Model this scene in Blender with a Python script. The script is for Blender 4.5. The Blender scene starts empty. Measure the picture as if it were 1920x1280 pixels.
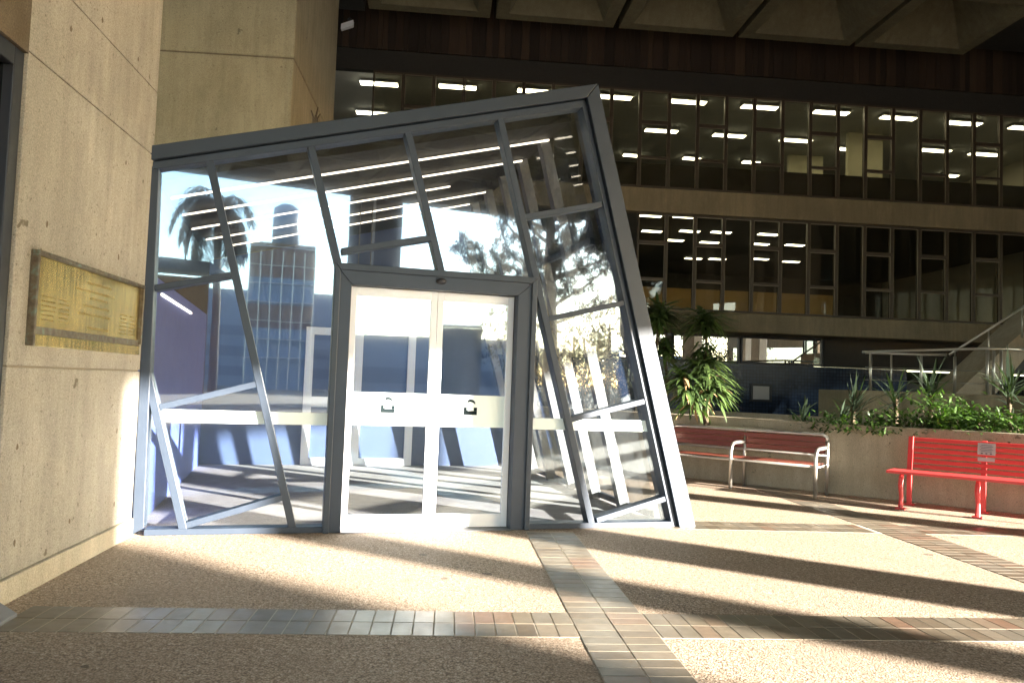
import bpy, bmesh, math, random
from mathutils import Vector, Matrix
random.seed(7)
V = Vector
sc = bpy.context.scene
col = sc.collection

# ------------------------------------------------------------------ camera
FOC, ROLL, PITCH, EYE = 1470.0, math.atan(.036), math.atan(78/1470), 1.45
_R, _F, _U = V((1, 0, 0)), V((0, math.cos(PITCH), math.sin(PITCH))), V((0, -math.sin(PITCH), math.cos(PITCH)))
CR = _R*math.cos(ROLL) + _U*math.sin(ROLL)
CU = _U*math.cos(ROLL) - _R*math.sin(ROLL)
CP = V((0, 0, EYE))
cam = bpy.data.cameras.new('camera'); co = bpy.data.objects.new('camera', cam); col.objects.link(co)
cam.sensor_width = 36.0; cam.lens = 36.0*FOC/1920.0
cam.clip_start = 0.05; cam.clip_end = 3000
co.matrix_world = Matrix(((CR.x, CU.x, -_F.x, CP.x), (CR.y, CU.y, -_F.y, CP.y), (CR.z, CU.z, -_F.z, CP.z), (0, 0, 0, 1)))
sc.camera = co

# ------------------------------------------------------------------ light
SUN_EL = math.radians(12.0)
TO_SUN_H = V((.845, -.534, 0)).normalized()      # horizontal direction towards the sun
PERP = V((.534, .845, 0)).normalized()
to_sun = (TO_SUN_H*math.cos(SUN_EL) + V((0, 0, math.sin(SUN_EL)))).normalized()
world = bpy.data.worlds.new('World'); sc.world = world; world.use_nodes = True
wt = world.node_tree; wt.nodes.clear()
wo = wt.nodes.new('ShaderNodeOutputWorld'); wb = wt.nodes.new('ShaderNodeBackground'); ws = wt.nodes.new('ShaderNodeTexSky')
ws.sky_type = 'NISHITA'; ws.sun_disc = False; ws.sun_elevation = SUN_EL
ws.sun_rotation = math.atan2(TO_SUN_H.x, TO_SUN_H.y)
ws.air_density = 1.0; ws.dust_density = 0.6; ws.ozone_density = 1.5
wb.inputs['Strength'].default_value = 0.115
wt.links.new(ws.outputs[0], wb.inputs[0]); wt.links.new(wb.outputs[0], wo.inputs[0])
sl = bpy.data.lights.new('sun', 'SUN'); sl.energy = 5.0; sl.angle = math.radians(.5); sl.color = (1.0, .92, .80)
so = bpy.data.objects.new('sun', sl); col.objects.link(so)
so.rotation_euler = to_sun.to_track_quat('Z', 'Y').to_euler(); so.location = (30, -20, 30)
sc.view_settings.view_transform = 'Standard'; sc.view_settings.look = 'None'
sc.view_settings.exposure = 3.6; sc.view_settings.gamma = 1.0
sc.render.engine = 'CYCLES'
sc.cycles.max_bounces = 10; sc.cycles.transparent_max_bounces = 24; sc.cycles.glossy_bounces = 6
sc.cycles.blur_glossy = 0.1; sc.cycles.use_denoising = True
sc.cycles.sample_clamp_indirect = 40.0

# ------------------------------------------------------------------ photograph geometry helpers
def ray(px, py): return (CR*(px-960) + CU*(640-py) + _F*FOC).normalized()
def G(px, py, z=0.0):
    d = ray(px, py); return CP + d*((z-EYE)/d.z)
def on(px, py, p, n):
    d = ray(px, py); return CP + d*((p-CP).dot(n)/d.dot(n))
def at(px, py, Y):
    d = ray(px, py); return CP + d*(Y/d.y)

# ------------------------------------------------------------------ object helpers
def tag(o, label=None, cat=None, group=None, kind=None):
    if label: o['label'] = label
    if cat: o['category'] = cat
    if group: o['group'] = group
    if kind: o['kind'] = kind
    return o
def thing(name, loc, label, cat, group=None):
    o = bpy.data.objects.new(name, None); col.objects.link(o); o.location = loc; o.empty_display_size = .2
    return tag(o, label, cat, group)
def wloc(o):
    p = V((0, 0, 0))
    while o is not None:
        p += V(o.location); o = o.parent
    return p
class MB:
    def __init__(s): s.v = []; s.f = []; s.m = []
    def face(s, pts, mi=0):
        b = len(s.v); s.v += [V(p) for p in pts]; s.f.append(tuple(range(b, b+len(pts)))); s.m.append(mi); return s
    def prism(s, pts, ext, mi=0):
        pts = [V(p) for p in pts]; ext = V(ext); n = len(pts); b = len(s.v)
        nn = V((0, 0, 0))
        for i in range(n): nn += (pts[i]-pts[0]).cross(pts[(i+1) % n]-pts[0])
        if nn.dot(ext) > 0: pts = pts[::-1]
        s.v += pts + [p+ext for p in pts]
        s.f.append(tuple(range(b, b+n))); s.f.append(tuple(range(b+2*n-1, b+n-1, -1))); s.m += [mi, mi]
        for i in range(n):
            j = (i+1) % n; s.f.append((b+i, b+n+i, b+n+j, b+j)); s.m.append(mi)
        return s
    def box(s, c, sx, sy, sz, ax=V((1, 0, 0)), ay=None, az=V((0, 0, 1)), mi=0):
        c = V(c); ax = V(ax); az = V(az); ay = V(ay) if ay is not None else az.cross(ax)
        h = [c-ax*sx/2-ay*sy/2-az*sz/2, c+ax*sx/2-ay*sy/2-az*sz/2, c+ax*sx/2+ay*sy/2-az*sz/2, c-ax*sx/2+ay*sy/2-az*sz/2]
        return s.prism(h, az*sz, mi)
    def tube(s, pts, r, seg=8, caps=True, mi=0):
        pts = [V(p) for p in pts]; rs = r if isinstance(r, (list, tuple)) else [r]*len(pts); b = len(s.v); n = len(pts)
        up = None
        for i, p in enumerate(pts):
            t = (pts[min(i+1, n-1)]-pts[max(i-1, 0)]).normalized()
            if up is None:
                up = V((0, 0, 1)) if abs(t.z) < .9 else V((1, 0, 0))
            a = t.cross(up).normalized(); up = a.cross(t).normalized()
            for k in range(seg):
                an = 2*math.pi*k/seg; s.v.append(p + (a*math.cos(an) + up*math.sin(an))*rs[i])
        for i in range(n-1):
            for k in range(seg):
                k2 = (k+1) % seg
                s.f.append((b+i*seg+k, b+i*seg+k2, b+(i+1)*seg+k2, b+(i+1)*seg+k)); s.m.append(mi)
        if caps:
            s.f.append(tuple(b+k for k in range(seg))[::-1]); s.f.append(tuple(b+(n-1)*seg+k for k in range(seg))); s.m += [mi, mi]
        return s
    def dome(s, c, r, axis, squash=1.0, seg=14, rings=6, full=False, mi=0):
        axis = V(axis).normalized(); a = axis.orthogonal().normalized(); b2 = axis.cross(a); b = len(s.v)
        lo = -math.pi/2 if full else 0
        for i in range(rings+1):
            ph = lo + (math.pi/2-lo)*i/rings
            for k in range(seg):
                an = 2*math.pi*k/seg
                s.v.append(V(c)+(a*math.cos(an)+b2*math.sin(an))*r*max(math.cos(ph), .001)+axis*r*squash*math.sin(ph))
        for i in range(rings):
            for k in range(seg):
                k2 = (k+1) % seg; s.f.append((b+i*seg+k, b+i*seg+k2, b+(i+1)*seg+k2, b+(i+1)*seg+k)); s.m.append(mi)
        return s
    def build(s, name, mats, parent=None, smooth=False, bevel=0.0):
        me = bpy.data.meshes.new(name); off = wloc(parent) if parent is not None else V((0, 0, 0))
        me.from_pydata([tuple(p-off) for p in s.v], [], s.f)
        for m in (mats if isinstance(mats, (list, tuple)) else [mats]): me.materials.append(m)
        me.polygons.foreach_set('material_index', s.m)
        if smooth: me.polygons.foreach_set('use_smooth', [True]*len(s.f))
        me.update()
        o = bpy.data.objects.new(name, me); col.objects.link(o)
        if parent is not None: o.parent = parent
        if bevel:
            bv = o.modifiers.new('bevel', 'BEVEL'); bv.width = bevel; bv.segments = 2; bv.limit_method = 'ANGLE'; bv.angle_limit = math.radians(40)
        return o

# ------------------------------------------------------------------ materials
def mat(name, color=(.5, .5, .5), rough=.6, metal=0.0, spec=.5):
    m = bpy.data.materials.new(name); m.use_nodes = True
    b = m.node_tree.nodes['Principled BSDF']
    b.inputs['Base Color'].default_value = (*color, 1); b.inputs['Roughness'].default_value = rough
    b.inputs['Metallic'].default_value = metal; b.inputs['Specular IOR Level'].default_value = spec
    return m
def nodes(m): return m.node_tree.nodes, m.node_tree.links, m.node_tree.nodes['Principled BSDF']
def coords(m, scale=(1, 1, 1)):
    N, L, _ = nodes(m); g = N.new('ShaderNodeNewGeometry'); mp = N.new('ShaderNodeMapping'); mp.inputs['Scale'].default_value = scale
    L.new(g.outputs['Position'], mp.inputs['Vector']); return mp.outputs[0]
def noise(m, vec, scale, detail=4, rough=.6):
    N, L, _ = nodes(m); n = N.new('ShaderNodeTexNoise'); n.inputs['Scale'].default_value = scale
    n.inputs['Detail'].default_value = detail; n.inputs['Roughness'].default_value = rough; L.new(vec, n.inputs['Vector']); return n.outputs[0]
def ramp(m, fac, stops):
    N, L, _ = nodes(m); r = N.new('ShaderNodeValToRGB'); L.new(fac, r.inputs[0]); e = r.color_ramp.elements
    while len(e) < len(stops): e.new(.5)
    for i, (p, c) in enumerate(stops): e[i].position = p; e[i].color = (*c, 1)
    return r.outputs[0]
def mix(m, fac, a, b, mode='MIX'):
    N, L, _ = nodes(m); x = N.new('ShaderNodeMix'); x.data_type = 'RGBA'; x.blend_type = mode
    for sock, v in ((x.inputs[0], fac), (x.inputs[6], a), (x.inputs[7], b)):
        if isinstance(v, (int, float)): sock.default_value = v
        elif isinstance(v, tuple): sock.default_value = (*v, 1)
        else: L.new(v, sock)
    return x.outputs[2]
def bump(m, h, strength=.3, dist=.01):
    N, L, b = nodes(m); bp = N.new('ShaderNodeBump'); bp.inputs['Strength'].default_value = strength; bp.inputs['Distance'].default_value = dist
    L.new(h, bp.inputs['Height']); L.new(bp.outputs[0], b.inputs['Normal'])
def setc(m, c): N, L, b = nodes(m); L.new(c, b.inputs['Base Color'])

def concrete(name, c1, c2, pit=(.12, .10, .07), scale=1.0, pits=True, rough=.85):
    m = mat(name, c1, rough, spec=.25); v = coords(m)
    big = ramp(m, noise(m, v, .9*scale, 5, .65), [(.3, c1), (.72, c2)])
    streak = noise(m, coords(m, (5, 5, .5)), 1.6, 3)
    big = mix(m, ramp(m, noise(m, coords(m, (1, 1, .6)), .55, 6, .75), [(.44, (0, 0, 0)), (.56, (.45, .45, .45))]), big, tuple(x*.70 for x in c1))
    c = mix(m, ramp(m, streak, [(.40, (0, 0, 0)), (.72, (.55, .55, .55))]), big, tuple(x*.72 for x in c1))
    fine = noise(m, v, 95, 3, .7)
    c = mix(m, .55, c, ramp(m, fine, [(.32, (.35, .33, .30)), (.5, (.62, .6, .57)), (.72, (.95, .93, .88))]), 'OVERLAY')
    if pits:
        p = noise(m, coords(m, (1, 1, 1)), 26, 4, .75)
        pm = ramp(m, p, [(.60, (0, 0, 0)), (.69, (.75, .75, .75))])
        c = mix(m, pm, c, pit)
        hole = noise(m, v, 7.5, 2, .5)
        c = mix(m, ramp(m, hole, [(.735, (0, 0, 0)), (.76, (.8, .8, .8))]), c, pit)
    setc(m, c); bump(m, fine, .25, .004); return m
M = {}
M['wall'] = concrete('bush_hammered_concrete', (.335, .315, .275), (.44, .42, .37))
M['column'] = concrete('column_concrete', (.235, .205, .14), (.30, .265, .19))
M['rough'] = concrete('brown_aggregate', (.11, .088, .06), (.165, .13, .09), scale=3)
M['plinth'] = concrete('plinth_concrete', (.47, .43, .34), (.54, .5, .41), pits=False)
M['spandrel'] = concrete('spandrel_concrete', (.20, .165, .11), (.25, .205, .14), pits=False)
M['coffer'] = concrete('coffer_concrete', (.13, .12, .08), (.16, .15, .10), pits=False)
M['planter'] = concrete('planter_concrete', (.30, .255, .19), (.37, .32, .25))
# exposed aggregate paving
m = mat('exposed_aggregate', (.4, .3, .2), .75, spec=.3); v = coords(m); N, L, B = nodes(m)
vo = N.new('ShaderNodeTexVoronoi'); vo.inputs['Scale'].default_value = 95; L.new(v, vo.inputs['Vector'])
peb = ramp(m, noise(m, vo.outputs['Position'], 40, 2), [(.30, (.22, .165, .115)), (.45, (.46, .355, .265)), (.58, (.61, .49, .38)), (.72, (.78, .69, .58))])
gap = ramp(m, vo.outputs['Distance'], [(.35, (1, 1, 1)), (.75, (.35, .33, .3))])
c = mix(m, 1.0, peb, gap, 'MULTIPLY')
c = mix(m, ramp(m, noise(m, v, .7, 6, .7), [(.38, (0, 0, 0)), (.66, (.62, .62, .62))]), c, (.31, .235, .175))
c = mix(m, ramp(m, noise(m, coords(m, (1, 1.6, 1)), 3.3, 2, .4), [(.66, (0, 0, 0)), (.71, (.45, .45, .45))]), c, (.24, .18, .13))
c = mix(m, ramp(m, noise(m, v, 5.2, 1, .3), [(.765, (0, 0, 0)), (.775, (.7, .7, .7))]), c, (.09, .075, .06))
setc(m, c); bump(m, vo.outputs['Distance'], .5, .004); M['aggregate'] = m
# bricks of the paving strips
m = mat('clay_paver', (.2, .15, .1), .33, spec=.5); N, L, B = nodes(m)
g = N.new('ShaderNodeNewGeometry')
c = ramp(m, g.outputs['Random Per Island'], [(0, (.10, .078, .056)), (.3, (.145, .12, .088)), (.6, (.13, .115, .092)), (.85, (.17, .14, .105)), (1, (.15, .095, .066))])
c = mix(m, .35, c, ramp(m, noise(m, coords(m), 14, 5), [(.3, (.3, .3, .3)), (.7, (.75, .72, .68))]), 'OVERLAY')
setc(m, c); rr = N.new('ShaderNodeMapRange'); L.new(noise(m, coords(m), 9, 3), rr.inputs[0]); rr.inputs[3].default_value = .24; rr.inputs[4].default_value = .5
L.new(rr.outputs[0], B.inputs['Roughness']); bump(m, noise(m, coords(m), 60, 3), .12, .003); M['paver'] = m
M['grout'] = mat('grout', (.46, .41, .33), .9, spec=.2)
def painted(name, c, rough, metal=0.0, var=.25):
    m = mat(name, c, rough, metal); v = coords(m); n = noise(m, v, 3.5, 5)
    setc(m, mix(m, ramp(m, n, [(.35, (0, 0, 0)), (.75, (var, var, var))]), c, tuple(x*.6 for x in c)))
    N, L, B = nodes(m); r = N.new('ShaderNodeMapRange'); L.new(noise(m, v, 18, 3), r.inputs[0])
    r.inputs[3].default_value = rough*.8; r.inputs[4].default_value = min(1, rough*1.25); L.new(r.outputs[0], B.inputs['Roughness']); return m
M['charcoal'] = painted('charcoal_painted_steel', (.026, .038, .058), .42)
M['charcoal2'] = painted('charcoal_aluminium', (.028, .040, .062), .42)
M['white'] = painted('white_powder_coat', (.76, .79, .84), .4, var=.08)
M['silver'] = painted('brushed_silver', (.15, .15, .155), .45, .4)
M['steel'] = painted('stainless_steel', (.60, .57, .52), .36, .9)
M['blackmetal'] = painted('black_metal', (.02, .022, .03), .4)
M['bronze'] = painted('bronze_window_frame', (.055, .040, .028), .45, .2)
M['edge'] = painted('pale_frame_bead', (.20, .165, .12), .45, .2)
M['red'] = painted('red_enamel', (.60, .045, .045), .42)
m = painted('stained_timber_slats', (.19, .042, .024), .4); M['redwood'] = m
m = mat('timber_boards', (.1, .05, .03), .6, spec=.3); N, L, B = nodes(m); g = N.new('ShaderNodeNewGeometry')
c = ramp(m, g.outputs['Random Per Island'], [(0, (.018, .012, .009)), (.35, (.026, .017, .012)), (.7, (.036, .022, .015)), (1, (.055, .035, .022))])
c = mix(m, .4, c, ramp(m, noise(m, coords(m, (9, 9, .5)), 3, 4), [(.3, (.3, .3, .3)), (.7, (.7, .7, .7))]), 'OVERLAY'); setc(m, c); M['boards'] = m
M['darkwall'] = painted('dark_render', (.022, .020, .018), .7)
m = mat('brass', (.55, .40, .12), .27, .9); v = coords(m)
c = mix(m, ramp(m, noise(m, coords(m, (14, 14, 1.1)), 2.2, 4), [(.36, (0, 0, 0)), (.62, (.85, .85, .85))]), (.52, .40, .16), (.22, .17, .06))
c = mix(m, ramp(m, noise(m, v, 30, 4), [(.55, (0, 0, 0)), (.8, (.5, .5, .5))]), c, (.22, .20, .11)); setc(m, c); M['brass'] = m
m = mat('tarnished_bronze', (.12, .095, .06), .5, .6); setc(m, ramp(m, noise(m, coords(m), 22, 5), [(.35, (.09, .07, .05)), (.55, (.16, .13, .09)), (.72, (.16, .22, .19))])); M['verdigris'] = m
M['engrave'] = mat('engraving', (.30, .235, .09), .6, .3)
M['bluewall'] = painted('blue_violet_wall', (.13, .19, .54), .6)
M['carpet'] = concrete('grey_carpet', (.33, .33, .34), (.42, .42, .43), pits=False)
M['frost'] = mat('frosted_film', (.72, .82, .82), .55)
m = mat('blue_mosaic_tiles', (.02, .035, .07), .2)
N, L, B = nodes(m); bt = N.new('ShaderNodeTexBrick'); bt.offset = 0; bt.inputs['Scale'].default_value = 1
bt.inputs['Brick Width'].default_value = .10; bt.inputs['Row Height'].default_value = .10; bt.inputs['Mortar Size'].default_value = .006
bt.inputs['Color1'].default_value = (.018, .030, .062, 1); bt.inputs['Color2'].default_value = (.028, .045, .085, 1); bt.inputs['Mortar'].default_value = (.010, .013, .022, 1)
g = N.new('ShaderNodeNewGeometry'); sx = N.new('ShaderNodeSeparateXYZ'); cx = N.new('ShaderNodeCombineXYZ')
L.new(g.outputs['Position'], sx.inputs[0]); L.new(sx.outputs[0], cx.inputs[0]); L.new(sx.outputs[2], cx.inputs[1]); L.new(cx.outputs[0], bt.inputs['Vector'])
L.new(bt.outputs['Color'], B.inputs['Base Color']); bump(m, bt.outputs['Fac'], -.4, .004); M['tiles'] = m
def emit(name, c, s):
    m = bpy.data.materials.new(name); m.use_nodes = True; n = m.node_tree; n.nodes.clear()
    o = n.nodes.new('ShaderNodeOutputMaterial'); e = n.nodes.new('ShaderNodeEmission'); e.inputs[0].default_value = (*c, 1); e.inputs[1].default_value = s
    n.links.new(e.outputs[0], o.inputs[0]); return m
M['tube'] = emit('fluorescent_tube', (1, .96, .74), 1.7)
M['led'] = emit('led_strip', (1, .85, .62), .4)
def glass(name, tint, refl, rcol=(1, 1, 1), rough=0.0, warp=0.0, haze=0.0):
    m = bpy.data.materials.new(name); m.use_nodes = True; n = m.node_tree; n.nodes.clear()
    o = n.nodes.new('ShaderNodeOutputMaterial'); t = n.nodes.new('ShaderNodeBsdfTransparent'); gl = n.nodes.new('ShaderNodeBsdfGlossy'); mx = n.nodes.new('ShaderNodeMixShader')
    t.inputs[0].default_value = (*tint, 1); gl.inputs[0].default_value = (*rcol, 1); gl.inputs['Roughness'].default_value = rough
    lwt = n.nodes.new('ShaderNodeLayerWeight'); lwt.inputs[0].default_value = .5; fr = n.nodes.new('ShaderNodeMath'); fr.operation = 'POWER'; fr.inputs[1].default_value = 5; n.links.new(lwt.outputs['Facing'], fr.inputs[0])
    mr = n.nodes.new('ShaderNodeMapRange'); mr.inputs[1].default_value = 0; mr.inputs[2].default_value = 1; mr.inputs[3].default_value = refl; mr.inputs[4].default_value = 1
    if warp:
        ge = n.nodes.new('ShaderNodeNewGeometry'); nz = n.nodes.new('ShaderNodeTexNoise'); nz.inputs['Scale'].default_value = 1.1; nz.inputs['Detail'].default_value = 1.5
        bp = n.nodes.new('ShaderNodeBump'); bp.inputs['Strength'].default_value = warp; bp.inputs['Distance'].default_value = .02
        n.links.new(ge.outputs['Position'], nz.inputs['Vector']); n.links.new(nz.outputs[0], bp.inputs['Height']); n.links.new(bp.outputs[0], gl.inputs['Normal'])
    n.links.new(fr.outputs[0], mr.inputs[0]); n.links.new(mr.outputs[0], mx.inputs[0]); n.links.new(t.outputs[0], mx.inputs[1]); n.links.new(gl.outputs[0], mx.inputs[2])
    if haze:      # soft second lobe added for sun patches and a veil over reflections
        g2 = n.nodes.new('ShaderNodeBsdfGlossy'); g2.inputs['Roughness'].default_value = .055; g2.inputs[0].default_value = (1, .98, .95, 1)
        m2 = n.nodes.new('ShaderNodeMixShader'); m2.inputs[0].default_value = haze
        n.links.new(mx.outputs[0], m2.inputs[1]); n.links.new(g2.outputs[0], m2.inputs[2]); n.links.new(m2.outputs[0], o.inputs[0])
    else: n.links.new(mx.outputs[0], o.inputs[0])
    return m
M['glass'] = glass('reflective_glass', (.96, .97, .99), .115, (.74, .92, 1.0), warp=.03, haze=.045)
M['sideglass'] = glass('clear_glass', (.90, .93, .93), .05)
M['officeglass'] = glass('office_glass', (.74, .72, .64), .03)
M['stripglass'] = glass('strip_window_glass', (.25, .27, .27), .45)
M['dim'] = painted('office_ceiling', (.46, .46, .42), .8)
M['officedim'] = painted('dim_storey_finish', (.10, .095, .08), .8)  # lower storey's dimmer light put into a darker ceiling and wall colour
M['officewall'] = painted('office_wall', (.5, .46, .35), .8)
M['officefloor'] = painted('office_carpet', (.09, .09, .09), .9)
M['slatwall'] = painted('warm_timber_panelling', (.66, .45, .21), .6)
M['soil'] = concrete('soil', (.05, .035, .02), (.07, .05, .03), pits=False)
def leaf(name, c1, c2, trans=.25, rough=.4):
    m = mat(name, c1, rough, spec=.4 if rough < .7 else .1); N, L, B = nodes(m); g = N.new('ShaderNodeNewGeometry')
    setc(m, ramp(m, g.outputs['Random Per Island'], [(0, c1), (1, c2)]))
    t = N.new('ShaderNodeBsdfTranslucent'); t.inputs[0].default_value = (c2[0]*1.2, c2[1]*1.5, c2[2]*.6, 1)
    mx = N.new('ShaderNodeMixShader'); mx.inputs[0].default_value = trans; o = N['Material Output']
    L.new(B.outputs[0], mx.inputs[1]); L.new(t.outputs[0], mx.inputs[2]); L.new(mx.outputs[0], o.inputs[0]); return m
M['drac'] = leaf('dracaena_leaf', (.020, .040, .012), (.065, .105, .028), .2, .5)
M['drytip'] = mat('dry_leaf', (.30, .19, .09), .7)
M['shrub'] = leaf('shrub_leaf', (.015, .040, .007), (.05, .10, .014), .18, .5)
M['yucca'] = leaf('yucca_leaf', (.016, .030, .017), (.035, .055, .028), .15, .5)
M['darkleaf'] = leaf('pine_foliage', (.006, .011, .008), (.014, .022, .013), .05, .8)
M['palmleaf'] = leaf('palm_frond', (.002, .004, .0035), (.005, .008, .006), .02, .9)
M['bark'] = concrete('bark', (.10, .075, .05), (.14, .11, .08), pits=False)
M['green'] = painted('exit_green', (.01, .22, .08), .5)
M['whitemark'] = mat('white_marking', (.85, .85, .85), .5)
M['notice'] = mat('grey_notice_plate', (.42, .40, .40), .4, .3)
M['noticeink'] = mat('notice_ink', (.10, .10, .13), .6)

# ------------------------------------------------------------------ ground, paving
GA = math.radians(4.6)
E1, E2 = V((math.cos(GA), math.sin(GA), 0)), V((-math.sin(GA), math.cos(GA), 0))
def gp(a, b, z=0): return E1*a + E2*b + V((0, 0, z))
mb = MB(); mb.face([(-900, -900, -.02), (900, -900, -.02), (900, 900, -.02), (-900, 900, -.02)])
tag(mb.build('ground', concrete('distant_ground', (.16, .14, .11), (.22, .19, .15), pits=False)), kind='structure')
mb = MB(); mb.prism([gp(-30, -40, -.015), gp(45, -40, -.015), gp(45, 26, -.015), gp(-30, 26, -.015)], (0, 0, .015))
tag(mb.build('plaza_paving', M['aggregate']), kind='structure')
# strip limits in the paving grid
def ga(p): return p.dot(E1)
def gb(p): return p.dot(E2)
nb0, nb1 = 4.52, 5.00         # near cross strip (E2)
bb0, bb1 = 7.84, 8.34         # back cross strip
lc0, lc1 = .77, 1.245         # column strip straight ahead (E1)
lc0 = ga(G(1065, 1149)); lc1 = lc0 + .475
rc0 = ga(G(1660, 1001)); rc1 = rc0 + .475
nb1 = gb(G(1065, 1149)); nb0 = nb1 - .475
bb1 = gb(G(1612, 984)); bb0 = bb1 - .475
def brick_strip(name, a0, a1, b0, b1, along, skip=()):
    """two rows of pavers, each laid across the strip; along = 'a' or 'b'"""
    g = MB(); g.prism([gp(a0, b0, .0005), gp(a1, b0, .0005), gp(a1, b1, .0005), gp(a0, b1, .0005)], (0, 0, .0010))
    k = MB(); s = .121; gapw = .008
    if along == 'a':
        rows = [(b0, (b0+b1)/2), ((b0+b1)/2, b1)]; n = int((a1-a0)/s)
        for (r0, r1) in rows:
            for i in range(n):
                x0 = a0+i*s+random.uniform(-.001, .001)
                if any(x0 > q0-.06 and x0 < q1-.06 for q0, q1 in skip): continue
                dz = random.uniform(0, .0012); w = s-gapw
                k.prism([gp(x0, r0+(.0005 if r0 == b0 else .004), .0016), gp(x0+w, r0+(.0005 if r0 == b0 else .004), .0016), gp(x0+w, r1-(.0005 if r1 == b1 else .004), .0016), gp(x0, r1-(.0005 if r1 == b1 else .004), .0016)], (0, 0, .0014+dz))
    else:
        rows = [(a0, (a0+a1)/2), ((a0+a1)/2, a1)]; n = int((b1-b0)/s)
        for (r0, r1) in rows:
            for i in range(n):
                y0 = b0+i*s+random.uniform(-.001, .001); dz = random.uniform(0, .0012); w = s-gapw
                if any(y0 > q0-.06 and y0 < q1-.06 for q0, q1 in skip): continue
                k.prism([gp(r0+.004, y0, .0016), gp(r1-.004, y0, .0016), gp(r1-.004, y0+w, .0016), gp(r0+.004, y0+w, .0016)], (0, 0, .0014+dz))
    g2 = tag(g.build(name, M['grout']), kind='structure')
    tag(k.build(name.replace('strip', 'course'), M['paver'], bevel=.0012), kind='structure')
lw = ga(V((-2.86, 4.9, 0)))
brick_strip('paver_strip', lw+.02, 12, nb0, nb1, 'a', skip=[(lc0, lc1), (rc0, rc1)])
brick_strip('paver_strip', 2.2, 12, bb0, bb1, 'a', skip=[(rc0, rc1)])
brick_strip('paver_strip', lc0, lc1, -1.0, 7.78, 'b')
brick_strip('paver_strip', rc0, rc1, 1.0, 12.6, 'b')

# ------------------------------------------------------------------ left concrete wall
WA, WB = V((-3.27, 6.94, 0)), V((-3.035, 4.88, 0))
wd = (WB-WA).normalized(); wn = V((-wd.y, wd.x, 0)); wn = wn if wn.x > 0 else -wn      # wn faces the plaza
def wp(px, py): return on(px, py, WA, wn)
def wuz(px, py):
    p = wp(px, py); return ((p-WA).dot(wd), p.z)
def wpt(u, z, w=0): return WA + wd*u + wn*w + V((0, 0, z))
UE = wuz(54, 101)[0]                                # where the window begins
zw = wuz(54, 101)[1]                                # head of the window
wall = thing('concrete_wall', wpt(UE/2, 0, -.25), 'pale bush hammered concrete wall carrying the brass plaque at the left edge', 'wall')
zs = [(.0, wuz(244, 972)[1]), (wuz(136, 690)[1]+.004, wuz(170, 193)[1]-.004), (wuz(170, 193)[1]+.004, wuz(214, 86)[1]-.004), (wuz(214, 86)[1]+.004, 7.0), (7.014, 11.29)]
def wallblock(mbk, u0, u1, z0, z1, w0, w1): mbk.prism([wpt(u0, z0, w0), wpt(u1, z0, w0), wpt(u1, z0, w1), wpt(u0, z0, w1)], (0, 0, z1-z0))
k = MB(); wallblock(k, 0, UE, zs[0][1]+.006, zs[1][0]-.011, -.5, 0)
for z0, z1 in zs[1:]: wallblock(k, 0, UE, z0, z1, -.5, 0)
k.build('wall_panel', M['wall'], wall, bevel=.005)
k = MB(); wallblock(k, .03, UE-.03, .0, 11.28, -.47, -.014); k.build('joint_backing', mat('joint_filler', (.30, .26, .2), .9), wall)
k = MB(); wallblock(k, 0, UE+.02, 0, zs[0][1], -.46, .022); k.build('plinth', M['plinth'], wall, bevel=.01)
k = MB(); wallblock(k, UE+.003, UE+22, zw, 11.29, -.5, 0); k.build('lintel', M['rough'], wall)
k = MB()
for (px, py) in ((133, 55), (192, 38), (259, 112), (70, 595), (222, 482), (88, 420), (32, 838), (130, 977), (27, 1017), (130, 977), (219, 808), (214, 945), (236, 305)):
    u0, z0 = wuz(px, py)
    k.prism([wpt(u0+.012*math.cos(a)*random.uniform(.7, 1.3), z0+.02*math.sin(a)*random.uniform(.7, 1.3), .0005) for a in [i*math.pi/4 for i in range(8)]], wn*.0015)
k.build('tie_hole', mat('tie_hole_stain', (.16, .12, .08), .9), wall)
# window at the far left
wf = thing('dark_window', wpt(UE+.9, 0, -.1), 'tall dark steel framed window cut off by the left edge of the picture', 'window')
k = MB(); k.prism([wpt(UE+.004, .0, -.12), wpt(UE+.004, zw-.004, -.12), wpt(UE+.115, zw-.004, -.12), wpt(UE+.115, 0, -.12)], wn*.10)
k.prism([wpt(UE+.116, zw-.115, -.12), wpt(UE+.116, zw-.004, -.12), wpt(UE+2.5, zw-.004, -.12), wpt(UE+2.5, zw-.115, -.12)], wn*.10)
u0, z0 = wuz(8, 437); k.prism([wpt(UE+.116, z0-.03, -.11), wpt(UE+.116, z0+.03, -.11), wpt(UE+2.5, z0+.03, -.11), wpt(UE+2.5, z0-.03, -.11)], wn*.07)
k.build('frame', M['blackmetal'], wf, bevel=.006)
k = MB(); k.prism([wpt(UE+.117, .0, -.09), wpt(UE+.117, zw-.117, -.09), wpt(UE+2.5, zw-.117, -.09), wpt(UE+2.5, 0, -.09)], wn*.01); k.build('pane', glass('dark_pane', (.04, .05, .06), .06), wf)
k = MB(); k.prism([wpt(UE+.10, .0, -.02), wpt(UE+.10, .16, -.02), wpt(UE+.10, .02, .20), wpt(UE+.10, 0, .20)], wd*1.6); k.build('sloping_sill', M['silver'], wf, bevel=.004)
for (yy, zz) in ((.35, 3.0),):
    pass
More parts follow.
